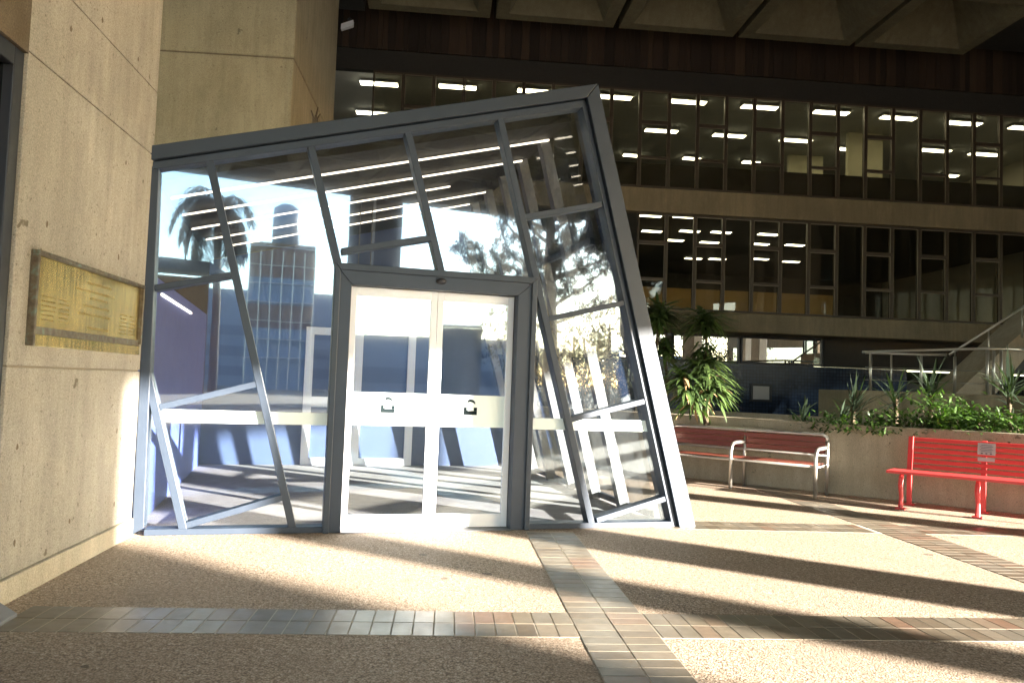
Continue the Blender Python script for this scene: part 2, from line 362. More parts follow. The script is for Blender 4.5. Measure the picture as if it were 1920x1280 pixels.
# plaque
c = [wuz(57, 469), wuz(263, 533), wuz(252, 664), wuz(47, 648)]
uL = (c[0][0]+c[3][0])/2; uR = (c[1][0]+c[2][0])/2; zT = (c[0][1]+c[1][1])/2; zB = (c[2][1]+c[3][1])/2
pq = thing('brass_plaque', wpt((uL+uR)/2, zB, .02), 'tarnished brass commemorative plaque in a bronze frame on the concrete wall', 'plaque')
uL, uR = max(uL, uR), min(uL, uR)
def wrect(k, u0, u1, z0, z1, w0, w1, mi=0): k.prism([wpt(u0, z0, w0), wpt(u1, z0, w0), wpt(u1, z1, w0), wpt(u0, z1, w0)], wn*(w1-w0), mi)
k = MB(); t = .028
wrect(k, uL, uR, zT-t, zT, .001, .05); wrect(k, uL, uL-t, zB, zT-t-.0005, .001, .05); wrect(k, uR+t, uR, zB+.09, zT-t-.0005, .001, .05)
k.build('frame', M['verdigris'], pq, bevel=.004)
k = MB(); wrect(k, uL-t-.001, uR+t+.001, zB+.125, zT-t-.001, .001, .022); k.build('plate', M['brass'], pq)
k = MB(); wrect(k, uL-t-.001, uR+.002, zB, zB+.075, .001, .034); k.build('lower_lip', M['brass'], pq, bevel=.003)
k = MB(); wrect(k, uL-t-.001, uR+.002, zB+.0755, zB+.1245, .001, .026); k.build('ledge', M['verdigris'], pq)
k = MB(); W = uL-uR; H = zT-zB
def dashes(u_frac, z_frac, wfrac, hh=.012):
    u = uL-W*u_frac; z = zB+H*z_frac; x = 0
    while x < W*wfrac:
        l = random.uniform(.012, .03); wrect(k, u-x, u-x-l, z, z+hh*random.uniform(.7, 1), .0225, .0235); x += l+random.uniform(.006, .012)
for uf, zf, wf_ in ((.42, .80, .22), (.33, .70, .34), (.45, .62, .16), (.40, .52, .24), (.36, .42, .30), (.44, .26, .2)): dashes(uf, zf, wf_, .018)
for i in range(6):
    dashes(.07, .28+.05*i, .09, .01); dashes(.2, .28+.05*i, .07, .01); dashes(.76, .26+.05*i, .07, .01); dashes(.87, .26+.05*i, .05, .01)
k.build('engraving', M['engrave'], pq)

# ------------------------------------------------------------------ concrete column behind the entrance
CY = 14.3
ca = at(545, 240, CY); cb = at(250, 240, CY)
E2c = E2
k = MB(); colz = at(425, 105, CY).z
pA = V((ca.x, CY, 0)); pL = V((ca.x-3.2, CY-.2, 0))
# far edge of the side face from the photo
def sideT(px, py):
    d = ray(px, py); n = V((E2.y, -E2.x, 0)); return CP + d*((pA-CP).dot(n)/d.dot(n))
pF = sideT(627, 190); pF.z = 0
cobj = thing('concrete_column', (pA+pL)/2, 'massive concrete column with a lit side face rising behind the glass entrance', 'column')
for z0, z1 in ((0, colz-.01), (colz+.01, 11.29)):
    k.prism([V((pL.x, pL.y, z0)), V((pA.x, pA.y, z0)), V((pF.x, pF.y, z0)), V((pL.x, pF.y+.3, z0))], (0, 0, z1-z0))
k.build('shaft', M['column'], cobj, bevel=.03)
k = MB(); q = .02
k.prism([V((pL.x+q, pL.y+q, .01)), V((pA.x-q, pA.y+q, .01)), V((pF.x-q, pF.y-q, .01)), V((pL.x+q, pF.y+.2, .01))], (0, 0, 11.27))
k.build('joint_core', M['rough'], cobj)

# ------------------------------------------------------------------ entrance portal
PL_, PR_ = G(250, 998), G(1290, 985)
PL_.y -= .11
tt = (PR_-PL_); PW = tt.length; tt.normalize()
pn = V((tt.y, -tt.x, 0)); pn = pn if pn.y < 0 else -pn            # outward, towards the camera
def puz(px, py):
    p = on(px, py, PL_, pn); return ((p-PL_).dot(tt), p.z)
def pp(u, z, w=0): return PL_ + tt*u + pn*w + V((0, 0, z))
def ppx(px, py, w=0):
    u, z = puz(px, py); return pp(u, max(z, 0), w)
portal = thing('glass_entrance', pp(PW/2, 0, -3), 'tilted charcoal steel and glass entrance box with a sloping top beam and sliding doors', 'entrance')
def pprism(k, pxs, w0, w1): k.prism([ppx(x, y, w0) for x, y in pxs], pn*(w1-w0))
def pbar(k, a, b, wd_, w0, w1):
    A = V((*puz(*a), 0)); B_ = V((*puz(*b), 0)); A.y = max(A.y, .045); B_.y = max(B_.y, .045)
    t_ = (B_-A).normalized(); q = V((-t_.y, t_.x, 0))*wd_/2
    k.prism([pp(p.x, p.y, w0) for p in (A-q, B_-q, B_+q, A+q)], pn*(w1-w0))
# outer frame
k = MB(); pprism(k, [(283, 279), (1114, 163), (1093, 189), (285, 305)], -.34, .10); k.build('top_beam', M['charcoal'], portal, bevel=.006)
k = MB(); pprism(k, [(285, 307), (1092, 191), (1099, 203), (290, 320)], -.12, .055); k.build('head_frame', M['charcoal2'], portal, bevel=.005)
k = MB(); pprism(k, [(284, 307), (291, 321), (299, 321), (274, 987), (250, 999), (250, 998)][0:2]+[(300, 320), (272, 987), (250, 999)], -.12, .07); k.build('side_post', M['charcoal2'], portal, bevel=.005)
k = MB(); pprism(k, [(1115, 163), (1296, 989), (1266, 989), (1095, 189)], -.34, .10); k.build('side_post', M['charcoal'], portal, bevel=.006)
k = MB(); pprism(k, [(1094, 191), (1265, 989), (1256, 989), (1089, 205)], -.12, .055); k.build('inner_post', M['charcoal2'], portal, bevel=.004)
k = MB(); uu0 = puz(272, 990)[0]; uu1 = puz(611, 990)[0]; uu2 = puz(988, 988)[0]; uu3 = puz(1256, 988)[0]
for a_, b_ in ((uu0, uu1), (uu2, uu3)):
    k = MB(); k.prism([pp(a_, 0, -.12), pp(b_, 0, -.12), pp(b_, .055, -.12), pp(a_, .055, -.12)], pn*.175); k.build('sill', M['charcoal2'], portal, bevel=.004)
# mullions and transoms
MUL = [((393, 302), (548, 992)), ((583, 277), (636, 506)), ((764, 250), (828, 517)), ((936, 224), (1106, 990)), ((277, 700), (344, 995))]
mw = .068
for a_, b_ in MUL:
    k = MB(); pbar(k, a_, b_, mw, -.10, .05); k.build('mullion', M['charcoal2'], portal, bevel=.004)
TRN = [((291, 541), (434, 516)), ((640, 472), (806, 447)), ((982, 408), (1126, 384)), ((1027, 598), (1168, 568)), ((1068, 786), (1209, 751)), ((300, 763), (488, 718)), ((347, 984), (530, 931)), ((1116, 974), (1249, 932))]
for a_, b_ in TRN:
    k = MB(); pbar(k, a_, b_, .056, -.095, .045); k.build('transom', M['charcoal2'], portal, bevel=.004)
# panes
PANES = [[(291, 318), (393, 303), (548, 990), (271, 992)], [(396, 303), (583, 277), (634, 505), (611, 989), (551, 989)],
         [(586, 277), (763, 251), (826, 515), (638, 504)], [(767, 250), (934, 225), (1003, 529), (830, 515)],
         [(938, 224), (1092, 203), (1259, 985), (1109, 987)], [(1003, 533), (1104, 986), (987, 987)]]
for pg in PANES:
    k = MB(); pprism(k, pg, -.036, -.024); k.build('pane', M['glass'], portal)
# frosted safety band on the side panes
u0 = puz(297, 780)[0]; u1 = puz(616, 780)[0]; u2 = puz(1000, 790)[0]; u3 = puz(1216, 790)[0]
for a_, b_ in ((u0, u1), (u2, u3)):
    k = MB(); k.prism([pp(a_, .99, -.022), pp(b_, .99, -.022), pp(b_-(.0 if a_ == u0 else .028), 1.105, -.022), pp(a_+(.03 if a_ == u0 else 0), 1.105, -.022)], pn*.002); k.build('safety_band', M['frost'], portal)
# door surround
zd = puz(815, 515)[1]; ul, ur = puz(622, 700)[0], puz(994, 700)[0]; il, ir = puz(651, 700)[0], puz(963, 700)[0]; zi = puz(815, 545)[1]
k = MB()
k.prism([pp(ul, 0, -.12), pp(il, 0, -.12), pp(il, zi, -.12), pp(ul, zd, -.12)], pn*.19)
k.prism([pp(ir, 0, -.12), pp(ur, 0, -.12), pp(ur, zd, -.12), pp(ir, zi, -.12)], pn*.19)
k.prism([pp(ul+.001, zd, -.12), pp(il+.001, zi, -.12), pp(ir-.001, zi, -.12), pp(ur-.001, zd, -.12)], pn*.19)
k.build('door_surround', M['charcoal2'], portal, bevel=.006)
k = MB()
k.prism([pp(ul-.02, 0, -.13), pp(ul+.035, 0, -.13), pp(ul+.035, zd-.03, -.13), pp(ul-.02, zd+.035, -.13)], pn*.225)
k.prism([pp(ur+.02, 0, -.13), pp(ur-.035, 0, -.13), pp(ur-.035, zd-.03, -.13), pp(ur+.02, zd+.035, -.13)], pn*.225)
k.prism([pp(ul-.02, zd+.036, -.13), pp(ul+.035, zd-.028, -.13), pp(ur-.035, zd-.028, -.13), pp(ur+.02, zd+.036, -.13)], pn*.225)
k.build('door_architrave', M['charcoal'], portal, bevel=.006)
k = MB(); su, sz = puz(825, 529); k.dome(pp(su, sz, .07), .055, pn, .8); o = k.build('motion_sensor', M['blackmetal'], portal, smooth=True)
for v_ in o.data.vertices: v_.co.z = (v_.co.z-sz)*.62+sz
# sliding leaves
um = puz(817, 700)[0]
lw0, lw1 = -.095, -.055
def leafdoor(a, b, name='sliding_door'):
    t_ = .062; zt = zi-.004; z0 = .012
    k = MB()
    k.prism([pp(a, z0, lw0), pp(a+t_, z0, lw0), pp(a+t_, zt, lw0), pp(a, zt, lw0)], pn*(lw1-lw0))
    k.prism([pp(b-t_, z0, lw0), pp(b, z0, lw0), pp(b, zt, lw0), pp(b-t_, zt, lw0)], pn*(lw1-lw0))
    k.prism([pp(a+t_+.0005, z0, lw0), pp(b-t_-.0005, z0, lw0), pp(b-t_-.0005, z0+.13, lw0), pp(a+t_+.0005, z0+.13, lw0)], pn*(lw1-lw0))
    k.prism([pp(a+t_+.0005, zt-.085, lw0), pp(b-t_-.0005, zt-.085, lw0), pp(b-t_-.0005, zt, lw0), pp(a+t_+.0005, zt, lw0)], pn*(lw1-lw0))
    d = k.build(name, M['white'], portal, bevel=.004)
    k = MB(); k.prism([pp(a+t_, z0+.13, -.08), pp(b-t_, z0+.13, -.08), pp(b-t_, zt-.085, -.08), pp(a+t_, zt-.085, -.08)], pn*.01); k.build('pane', M['glass'], d)
    zb0, zb1 = puz(817, 800)[1], puz(817, 739)[1]
    k = MB(); k.prism([pp(a+t_, zb0, -.069), pp(b-t_, zb0, -.069), pp(b-t_, zb1, -.069), pp(a+t_, zb1, -.069)], pn*.002); k.build('safety_band', M['frost'], d)
    # emblem: an open tray below an arch
    cu = (a+b)/2 - .02; cz = puz(817, 763)[1]
    k = MB()
    def r4(u0, u1, z0_, z1_): k.prism([pp(cu+u0, cz+z0_, -.0665), pp(cu+u1, cz+z0_, -.0665), pp(cu+u1, cz+z1_, -.0665), pp(cu+u0, cz+z1_, -.0665)], pn*.0015)
    r4(-.068, .068, -.070, -.030); r4(-.068, -.036, -.0295, .004); r4(.036, .068, -.0295, .004); 
    k.prism([pp(cu-.06, cz-.03, -.0665), pp(cu-.02, cz-.032, -.0665), pp(cu-.045, cz-.018, -.0665)], pn*.0012)
    k.build('emblem', mat('emblem_grey', (.012, .018, .02), .8, 0, .02) if 'emblem_grey' not in bpy.data.materials else bpy.data.materials['emblem_grey'], d)
    k = MB(); arc = []
    for i in range(9):
        an = math.pi*(.12+.76*i/8); arc.append((cu+.052*math.cos(an), cz+.012+.046*math.sin(an)))
    for i in range(8):
        (x0, y0), (x1, y1) = arc[i], arc[i+1]; th = .026 if i < 6 else .012
        k.prism([pp(x0, y0, -.0665), pp(x1, y1, -.0665), pp(x1, y1+th, -.0665), pp(x0, y0+th, -.0665)], pn*.0015)
    k.build('emblem_arch', mat('emblem_pale', (.012, .018, .02), .8, 0, .02) if 'emblem_pale' not in bpy.data.materials else bpy.data.materials['emblem_pale'], d)
leafdoor(il+.003, um-.002); leafdoor(um+.002, ir-.003)
k = MB(); k.prism([pp(il, 0.004, -.14), pp(ir, 0.004, -.14), pp(ir, 0.004, .12), pp(il, 0.004, .12)], (0, 0, .006)); k.build('threshold', M['silver'], portal)
# roof, ceiling, side walls and end of the passage
DEP = 5.6
uTL, zTL = puz(290, 320); uTR, zTR = puz(1093, 205); uBR = puz(1262, 988)[0]; uBL = .06
sl_ = (zTR-zTL)/(uTR-uTL)
k = MB(); k.prism([pp(uTL-.05, zTL-.02, -.345), pp(uTR, zTR-.02, -.345), pp(uTR-.02, zTR+.16, -.345), pp(uTL-.05, zTL+.16, -.345)], -pn*(DEP-.345)); k.build('roof', M['darkwall'], portal)
for dpt, f0, f1 in ((.92, .0, 1.0), (1.80, .0, .985), (2.68, .0, .80), (3.55, .02, .975), (4.35, .08, .96)):
    k = MB(); ua = uTL+.02+(uTR-uTL-.1)*f0; ub = uTL+(uTR-uTL-.06)*f1
    za = zTL-.025+(ua-uTL)*sl_; zb = zTL-.025+(ub-uTL)*sl_
    k.prism([pp(ua, za-.035, -dpt), pp(ub, zb-.035, -dpt), pp(ub, zb-.015, -dpt), pp(ua, za-.015, -dpt)], -pn*.018); k.build('light_strip', M['led'], portal)
k = MB(); k.prism([pp(-.02, 0.005, -.14), pp(uBR, 0.005, -.14), pp(uBR, 0.005, -DEP), pp(-.02, 0.005, -DEP)], (0, 0, .005)); k.build('carpet', M['carpet'], portal)
k = MB(); k.prism([pp(.02, .011, -.2), pp(.02, 2.35, -.2), pp(.02, 2.35, -DEP+.1), pp(.02, .011, -DEP+.1)], -tt*.1); k.build('inner_wall', M['bluewall'], portal)
k = MB(); k.prism([pp(.02, 2.36, -.2), pp(.02, zTL-.03, -.2), pp(.02, zTL-.03, -DEP+.1), pp(.02, 2.36, -DEP+.1)], -tt*.1); k.build('timber_bulkhead', M['darkwall'], portal)
k = MB(); k.prism([pp(.021, 2.20, -.9), pp(.021, 2.225, -.9), pp(.021, 2.225, -3.4), pp(.021, 2.20, -3.4)], tt*.02); k.build('wall_light_strip', M['led'], portal)
# leaning frames along the right side with glazing between them
for i in range(6):
    dpt = .95+.88*i; k = MB()
    k.prism([pp(uTR-.05, zTR-.03, -dpt), pp(uTR-.17, zTR-.06, -dpt), pp(uBR-.18, .012, -dpt), pp(uBR-.05, .012, -dpt)], -pn*.12)
    k.build('leaning_frame', M['silver'], portal, bevel=.004)
k = MB(); k.prism([pp(uTR-.03, zTR-.03, -.36), pp(uBR-.03, .05, -.36), pp(uBR-.03, .05, -DEP), pp(uTR-.03, zTR-.03, -DEP)], tt*.012); k.build('side_pane', M['sideglass'], portal)
for hh in (.03, 3.0):
    fr_ = hh/zTR; uu = uBR+(uTR-uBR)*fr_; k = MB(); k.prism([pp(uu-.09, hh, -.36), pp(uu-.035, hh, -.36), pp(uu-.05, hh+.07, -.36), pp(uu-.10, hh+.07, -.36)], -pn*(DEP-.4)); k.build('side_rail', M['charcoal2'], portal)
# end wall with a second white framed door
k = MB(); k.prism([pp(-.02, .011, -DEP), pp(uBR-.02, .011, -DEP), pp(uTR-.02, zTR-.03, -DEP), pp(-.02, zTL-.03, -DEP)], -pn*.05)
k.build('end_wall', painted('dim_lobby_wall', (.05, .08, .17), .5), portal)
def duz(px, py, dpt):
    p = on(px, py, PL_-pn*dpt, pn); return (p-PL_).dot(tt), p.z
for (x0, x1, y0, y1) in ((575, 668, 612, 868), (668, 782, 612, 868)):
    a_, zt_ = duz(x0, y0, DEP-.06); b_, _ = duz(x1, y0, DEP-.06); t_ = .13; k = MB(); w_ = -DEP+.005
    k.prism([pp(a_, .011, w_), pp(a_+t_, .011, w_), pp(a_+t_, zt_, w_), pp(a_, zt_, w_)], pn*.06)
    k.prism([pp(b_-t_, .011, w_), pp(b_-.004, .011, w_), pp(b_-.004, zt_, w_), pp(b_-t_, zt_, w_)], pn*.06)
    k.prism([pp(a_+t_+.001, zt_-.12, w_), pp(b_-t_-.001, zt_-.12, w_), pp(b_-t_-.001, zt_, w_), pp(a_+t_+.001, zt_, w_)], pn*.06)
    k.prism([pp(a_+t_+.001, .011, w_), pp(b_-t_-.001, .011, w_), pp(b_-t_-.001, .13, w_), pp(a_+t_+.001, .13, w_)], pn*.06)
    k.prism([pp(a_+t_+.001, .95, w_), pp(b_-t_-.001, .95, w_), pp(b_-t_-.001, 1.12, w_), pp(a_+t_+.001, 1.12, w_)], pn*.03)
    k.build('inner_door_frame', M['white'], portal, bevel=.004)
# exit sign hanging inside
a_, z_ = duz(680, 565, 3.0); es = thing('exit_sign', pp(a_, z_, -3.0), 'small green exit sign hanging inside the glass entrance', 'sign')
k = MB(); k.box(pp(a_, z_, -3.0), .26, .03, .17, ax=tt); k.build('sign_panel', M['green'], es, bevel=.004)
k = MB(); k.box(pp(a_-.05, z_, -2.984), .09, .004, .12, ax=tt); k.build('pictogram', M['whitemark'], es)
zc = zTL+(a_-uTL)*sl_-.03
k = MB(); k.tube([pp(a_-.08, z_+.085, -3.0), pp(a_-.08, zc, -3.0)], .008); k.tube([pp(a_+.08, z_+.085, -3.0), pp(a_+.08, zc, -3.0)], .008); k.build('hanger', M['silver'], es)

# ------------------------------------------------------------------ office building at the back
FA = math.radians(5.0); ft = V((math.cos(FA), math.sin(FA), 0)); fn = V((math.sin(FA), -math.cos(FA), 0)); F0 = V((0, 22, 0))
def fuz(px, py, d=0):
    p = on(px, py, F0-fn*d, fn); return ((p-F0).dot(ft), p.z)
def fp(u, z, w=0): return F0 + ft*u + fn*w + V((0, 0, z))
off = thing('office_building', fp(6, 0, -5), 'dark office building with two storeys of lit bronze framed windows across the back', 'building')
def frect(k, u0, u1, z0, z1, w0, w1): k.prism([fp(u0, z0, w0), fp(u1, z0, w0), fp(u1, z1, w0), fp(u0, z1, w0)], fn*(w1-w0))
PIT = .853; ub = fuz(1252, 330)[0]; i0 = -int((ub+3.6)/PIT)-1
U0 = ub+i0*PIT; NW = 26; UEND = U0+NW*PIT
ZL = dict(top=10.08, tr=9.12, sill=8.10, bot=7.22, top2=6.48, tr2=5.63, sill2=4.58, bot2=3.72, sp=3.15)
k = MB(); x = U0-6
while x < UEND+6:
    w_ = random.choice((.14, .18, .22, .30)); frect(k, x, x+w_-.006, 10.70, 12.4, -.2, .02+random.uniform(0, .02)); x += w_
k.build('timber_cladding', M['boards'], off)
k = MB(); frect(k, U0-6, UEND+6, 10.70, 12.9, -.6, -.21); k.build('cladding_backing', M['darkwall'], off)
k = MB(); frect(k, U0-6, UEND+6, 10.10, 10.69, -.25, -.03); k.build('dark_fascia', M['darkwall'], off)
k = MB(); frect(k, U0-6, UEND+6, 6.50, 7.20, -.25, .06); k.build('spandrel', M['spandrel'], off, bevel=.02)
k = MB(); frect(k, U0-6, UEND+6, 3.15, 3.70, -1.6, .06); k.build('spandrel', M['spandrel'], off, bevel=.02)
def window(u0, u1, z0, z1, tr, sill, kind):
    t_ = .042; k = MB(); w0, w1 = -.10, .02
    frect(k, u0, u0+t_, z0, z1, w0, w1); frect(k, u1-t_, u1, z0, z1, w0, w1)
    frect(k, u0+t_, u1-t_, z1-.05, z1, w0, w1); frect(k, u0+t_, u1-t_, z0, z0+.045, w0, w1)
    if kind:
        frect(k, u0+t_, u1-t_, tr-.05, tr+.05, w0, w1+.004); frect(k, u0+t_, u1-t_, sill-.035, sill+.035, w0, w1+.004)
    f = k.build('window', M['bronze'], off)
    k = MB(); b = .012
    spans = [(tr+.05, z1-.05), (sill+.035, tr-.05), (z0+.045, sill-.035)] if kind else [(z0+.045, z1-.05)]
    for a_, c_ in spans:
        frect(k, u0+t_+.001, u0+t_+b, a_, c_, -.02, .012); frect(k, u0+t_+b+.001, u1-t_-.001, c_-b*1.6, c_-.001, -.02, .012); frect(k, u1-t_-b*.6, u1-t_-.001, a_, c_-b*1.7, -.02, .012)
    k.build('bead', M['edge'], f)
    k = MB(); frect(k, u0+t_, u1-t_, z0+.045, z1-.05, -.06, -.05); k.build('pane', M['officeglass'], f)
for i in range(NW):
    u0 = U0+i*PIT; kd = (i-(-i0)) % 2 != 0
    window(u0, u0+PIT-.003, ZL['bot'], ZL['top'], ZL['tr'], ZL['sill'], kd)
    if u0 > 3: window(u0, u0+PIT-.003, ZL['bot2'], ZL['top2'], ZL['tr2'], ZL['sill2'], kd)
# rooms behind
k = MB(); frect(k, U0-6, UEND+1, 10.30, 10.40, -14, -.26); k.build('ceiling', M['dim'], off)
k = MB(); frect(k, U0-6, UEND+1, 6.90, 7.0, -14, -.26); k.build('ceiling', M['officedim'], off, )
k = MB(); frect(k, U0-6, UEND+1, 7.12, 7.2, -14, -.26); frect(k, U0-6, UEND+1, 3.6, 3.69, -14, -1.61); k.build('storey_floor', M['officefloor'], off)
k = MB(); frect(k, U0-6, UEND+1, 3.7, 6.9, -14.04, -13.9); k.build('back_wall', M['officedim'], off)
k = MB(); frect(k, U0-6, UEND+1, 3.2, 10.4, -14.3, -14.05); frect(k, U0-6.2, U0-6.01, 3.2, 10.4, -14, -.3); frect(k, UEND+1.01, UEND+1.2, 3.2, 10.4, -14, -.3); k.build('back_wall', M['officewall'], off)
uw0, uw1 = fuz(1640, 300)[0], fuz(1700, 300)[0]
k = MB(); frect(k, uw0, uw1+.3, 7.21, 10.29, -6.0, -5.8); frect(k, uw1-.2, uw1+1.0, 7.21, 10.29, -3.2, -3.0); k.build('partition', painted('cream_partition', (.62, .58, .40), .7), off)
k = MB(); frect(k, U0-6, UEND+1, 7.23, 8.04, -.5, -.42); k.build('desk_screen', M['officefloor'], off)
ua, ub_ = fuz(1225, 560)[0], fuz(1600, 560)[0]
k = MB(); frect(k, ua-1, ub_, 3.71, 4.50, -1.3, -1.2); k.build('counter_front', M['slatwall'], off)
# ground floor
gw = 1.0
k = MB(); frect(k, -2, fuz(1700, 740, gw)[0], 0, 2.28, -gw-.2, -gw); k.build('tiled_wall', M['tiles'], off)
k = MB(); frect(k, fuz(1545, 660, gw)[0]+.03, UEND+8, 2.29, 3.14, -gw-.25, -gw-.05); frect(k, fuz(1700, 740, gw)[0]+.01, UEND+8, 0, 2.28, -gw-1.4, -gw-1.2); k.build('shadow_wall', M['darkwall'], off)
us0, us1, us2, us3 = fuz(1235, 660, gw)[0], fuz(1262, 660, gw)[0], fuz(1388, 660, gw)[0], fuz(1543, 660, gw)[0]
for a_, b_ in ((us0-1.5, us0+.25), (us0+.42, us2-.02), (us2+.02, us3)):
    k = MB(); t_ = .05
    frect(k, a_, b_, 2.29, 2.35, -gw-.12, -gw+.02); frect(k, a_, b_, 3.06, 3.13, -gw-.12, -gw+.02); frect(k, a_, a_+t_, 2.351, 3.059, -gw-.12, -gw+.02); frect(k, b_-t_, b_, 2.351, 3.059, -gw-.12, -gw+.02)
    f = k.build('strip_window', M['blackmetal'], off); k = MB(); frect(k, a_+t_, b_-t_, 2.35, 3.06, -gw-.05, -gw-.04); k.build('pane', M['stripglass'], f)
k = MB(); frect(k, -2, us3+.4, 2.29, 3.14, -gw-1.5, -gw-1.4); k.build('room_backing', M['officewall'], off)
uv, zv = fuz(1426, 736, gw)
vt = thing('wall_vent', fp(uv, zv-.25, -gw), 'small square grey vent cover in a black frame on the blue tiled wall', 'vent')
k = MB()
for a_, b_, c_, d_ in ((-.33, .33, -.27, -.2), (-.33, .33, .2, .27), (-.33, -.26, -.2, .2), (.26, .33, -.2, .2)): frect(k, uv+a_, uv+b_, zv+c_+.001, zv+d_-.001, -gw+.001, -gw+.07)
k.build('frame', M['blackmetal'], vt); k = MB(); frect(k, uv-.259, uv+.259, zv-.199, zv+.199, -gw+.001, -gw+.03); k.build('cover', M['notice'], vt)
# ceiling lights: one built, the rest copied
lt = bpy.data.objects.new('ceiling_light', None)
def make_light(px, py, zc, L_, lab, grp):
    d = ray(px, py); p = CP + d*((zc-EYE)/d.z)
    o = thing('ceiling_light', p, lab, 'ceiling light', grp)
    k = MB(); k.box(p+V((0, 0, .035)), L_, .30, .05, ax=ft); k.build('housing', M['white'], o)
    k = MB(); k.box(p, L_-.02, .27, .02, ax=ft); k.build('diffuser', M['tube'], o); return o
def copy_tree(o, parent=None):
    c_ = o.copy(); col.objects.link(c_)
    if parent is not None: c_.parent = parent
    for ch in list(o.children): copy_tree(ch, c_)
    return c_
ROWA = [(711, 158), (858, 164), (1005, 172), (1150, 183), (1290, 192), (1424, 202), (1558, 212), (1684, 222), (1807, 232), (1925, 241)]
ROWB = [(700, 213), (1240, 246), (1367, 255), (1492, 264), (1598, 281), (1753, 283), (1846, 290)]
ROWC = [(1185, 292), (1297, 298), (1408, 305), (1517, 312), (1780, 330), (1880, 338)]
first = None
def placeL(lst, zc, grp, labf, scale=1.0):
    global first
    for i, (px, py) in enumerate(lst):
        d = ray(px, py); p = CP + d*((zc-EYE)/d.z)
        if first is None: first = make_light(px, py, zc, 1.12, labf(i), grp); o = first
        else:
            o = copy_tree(first); o.location = p
        o['label'] = labf(i); o['group'] = grp; o.scale = (scale, 1, 1)
ordn = ['first', 'second', 'third', 'fourth', 'fifth', 'sixth', 'seventh', 'eighth', 'ninth', 'tenth', 'eleventh', 'twelfth']
placeL(ROWA, 10.20, 'lights near the upper office windows', lambda i: f'{ordn[i]} long ceiling light from the left in the top row behind upper windows')
placeL(ROWB, 10.20, 'lights deeper in the upper office', lambda i: f'{ordn[i]} ceiling light from the left in the second row of upper windows')
placeL(ROWC, 10.20, 'small far lights in the upper office', lambda i: f'{ordn[i]} small far ceiling light from the left low in the upper windows', .6)
R2 = [(1220, 405, 'a'), (1283, 407, 'a'), (1352, 403, 'a'), (1440, 409, 'a'), (1222, 434, 'b'), (1293, 434, 'b'), (1352, 436, 'b'), (1440, 440, 'b'), (1264, 451, 'b'), (1330, 455, 'b'), (1424, 458, 'b'), (1490, 460, 'b'), (1300, 485, 'c'), (1345, 486, 'c'), (1425, 486, 'c'), (1483, 491, 'c')]
for i, (px, py, r_) in enumerate(R2):
    d = ray(px, py); p = CP + d*((6.85-EYE)/d.z)
    if p.y > 35: d = ray(px, py); p = CP + d*(34.5/d.y); 
    o = copy_tree(first); o.location = p; o.scale = (.62, 1, .5)
    o['label'] = f'dim ceiling light in the lower office, {ordn[i % 12] if i < 12 else ["thirteenth", "fourteenth", "fifteenth", "sixteenth"][i-12]} of that cluster reading rows left to right'
    o['group'] = 'lights in the lower office'

# security camera on the dark wall, and a wall lamp
p = fp(*fuz(654, 58), .0)
cc = thing('security_camera', p, 'small white security camera on the dark wall above the windows', 'security camera')
k = MB(); k.tube([p+fn*.0, p+fn*.22+V((.02, 0, .1))], .025); k.dome(p+fn*.2+V((.04, 0, .22)), .06, (0, 0, -1), 1, full=True); k.build('bracket', M['blackmetal'], cc)
k = MB(); q = p+fn*.32; k.box(q, .36, .17, .16, ax=(ft*.85+V((0, 0, .35))).normalized(), ay=fn); k.build('housing', M['white'], cc, bevel=.02)

# ------------------------------------------------------------------ coffered canopy over the plaza
ZC = 11.30
cv = [G(692, 17, ZC), G(919, 27, ZC), G(1159, 45, ZC), G(1387, 62, ZC), G(1609, 81, ZC), G(1815, 104, ZC)]
cdir = (cv[5]-cv[0]); cpit = cdir.length/5; cdir.normalize(); cback = V((cdir.y, -cdir.x, 0)); cback = cback if cback.y < 0 else -cback
canopy = thing('coffered_canopy', cv[2], 'deep coffered concrete canopy covering the plaza overhead', 'canopy')
S_ = cpit; gapc = .16
def coffer_mesh():
    k = MB(); s = S_-gapc; r_ = .34; hgt = 1.35; ins = .85
    o = [(0, 0), (s, 0), (s, s), (0, s)]; i_ = [(r_, r_), (s-r_, r_), (s-r_, s-r_), (r_, s-r_)]; t_ = [(r_+ins, r_+ins), (s-r_-ins, r_+ins), (s-r_-ins, s-r_-ins), (r_+ins, s-r_-ins)]
    def w(p, z): return cdir*p[0] + cback*p[1] + V((0, 0, z))
    for a in range(4):
        b = (a+1) % 4
        k.face([w(o[a], 0), w(o[b], 0), w(i_[b], 0), w(i_[a], 0)]); k.face([w(i_[a], 0), w(i_[b], 0), w(t_[b], hgt), w(t_[a], hgt)]); k.face([w(o[a], 0), w(o[b], 0), w(o[b], hgt+.2), w(o[a], hgt+.2)])
    k.face([w(q_, hgt) for q_ in t_]); k.face([w(q_, hgt+.2) for q_ in o])
    return k
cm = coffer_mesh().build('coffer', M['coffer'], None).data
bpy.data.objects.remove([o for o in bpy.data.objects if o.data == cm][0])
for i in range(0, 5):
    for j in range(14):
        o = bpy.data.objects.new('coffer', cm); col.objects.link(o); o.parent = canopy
        o.location = cv[0]+cdir*(i*S_) + cback*(j*S_) + V((0, 0, ZC-cv[0].z)) - V(canopy.location)
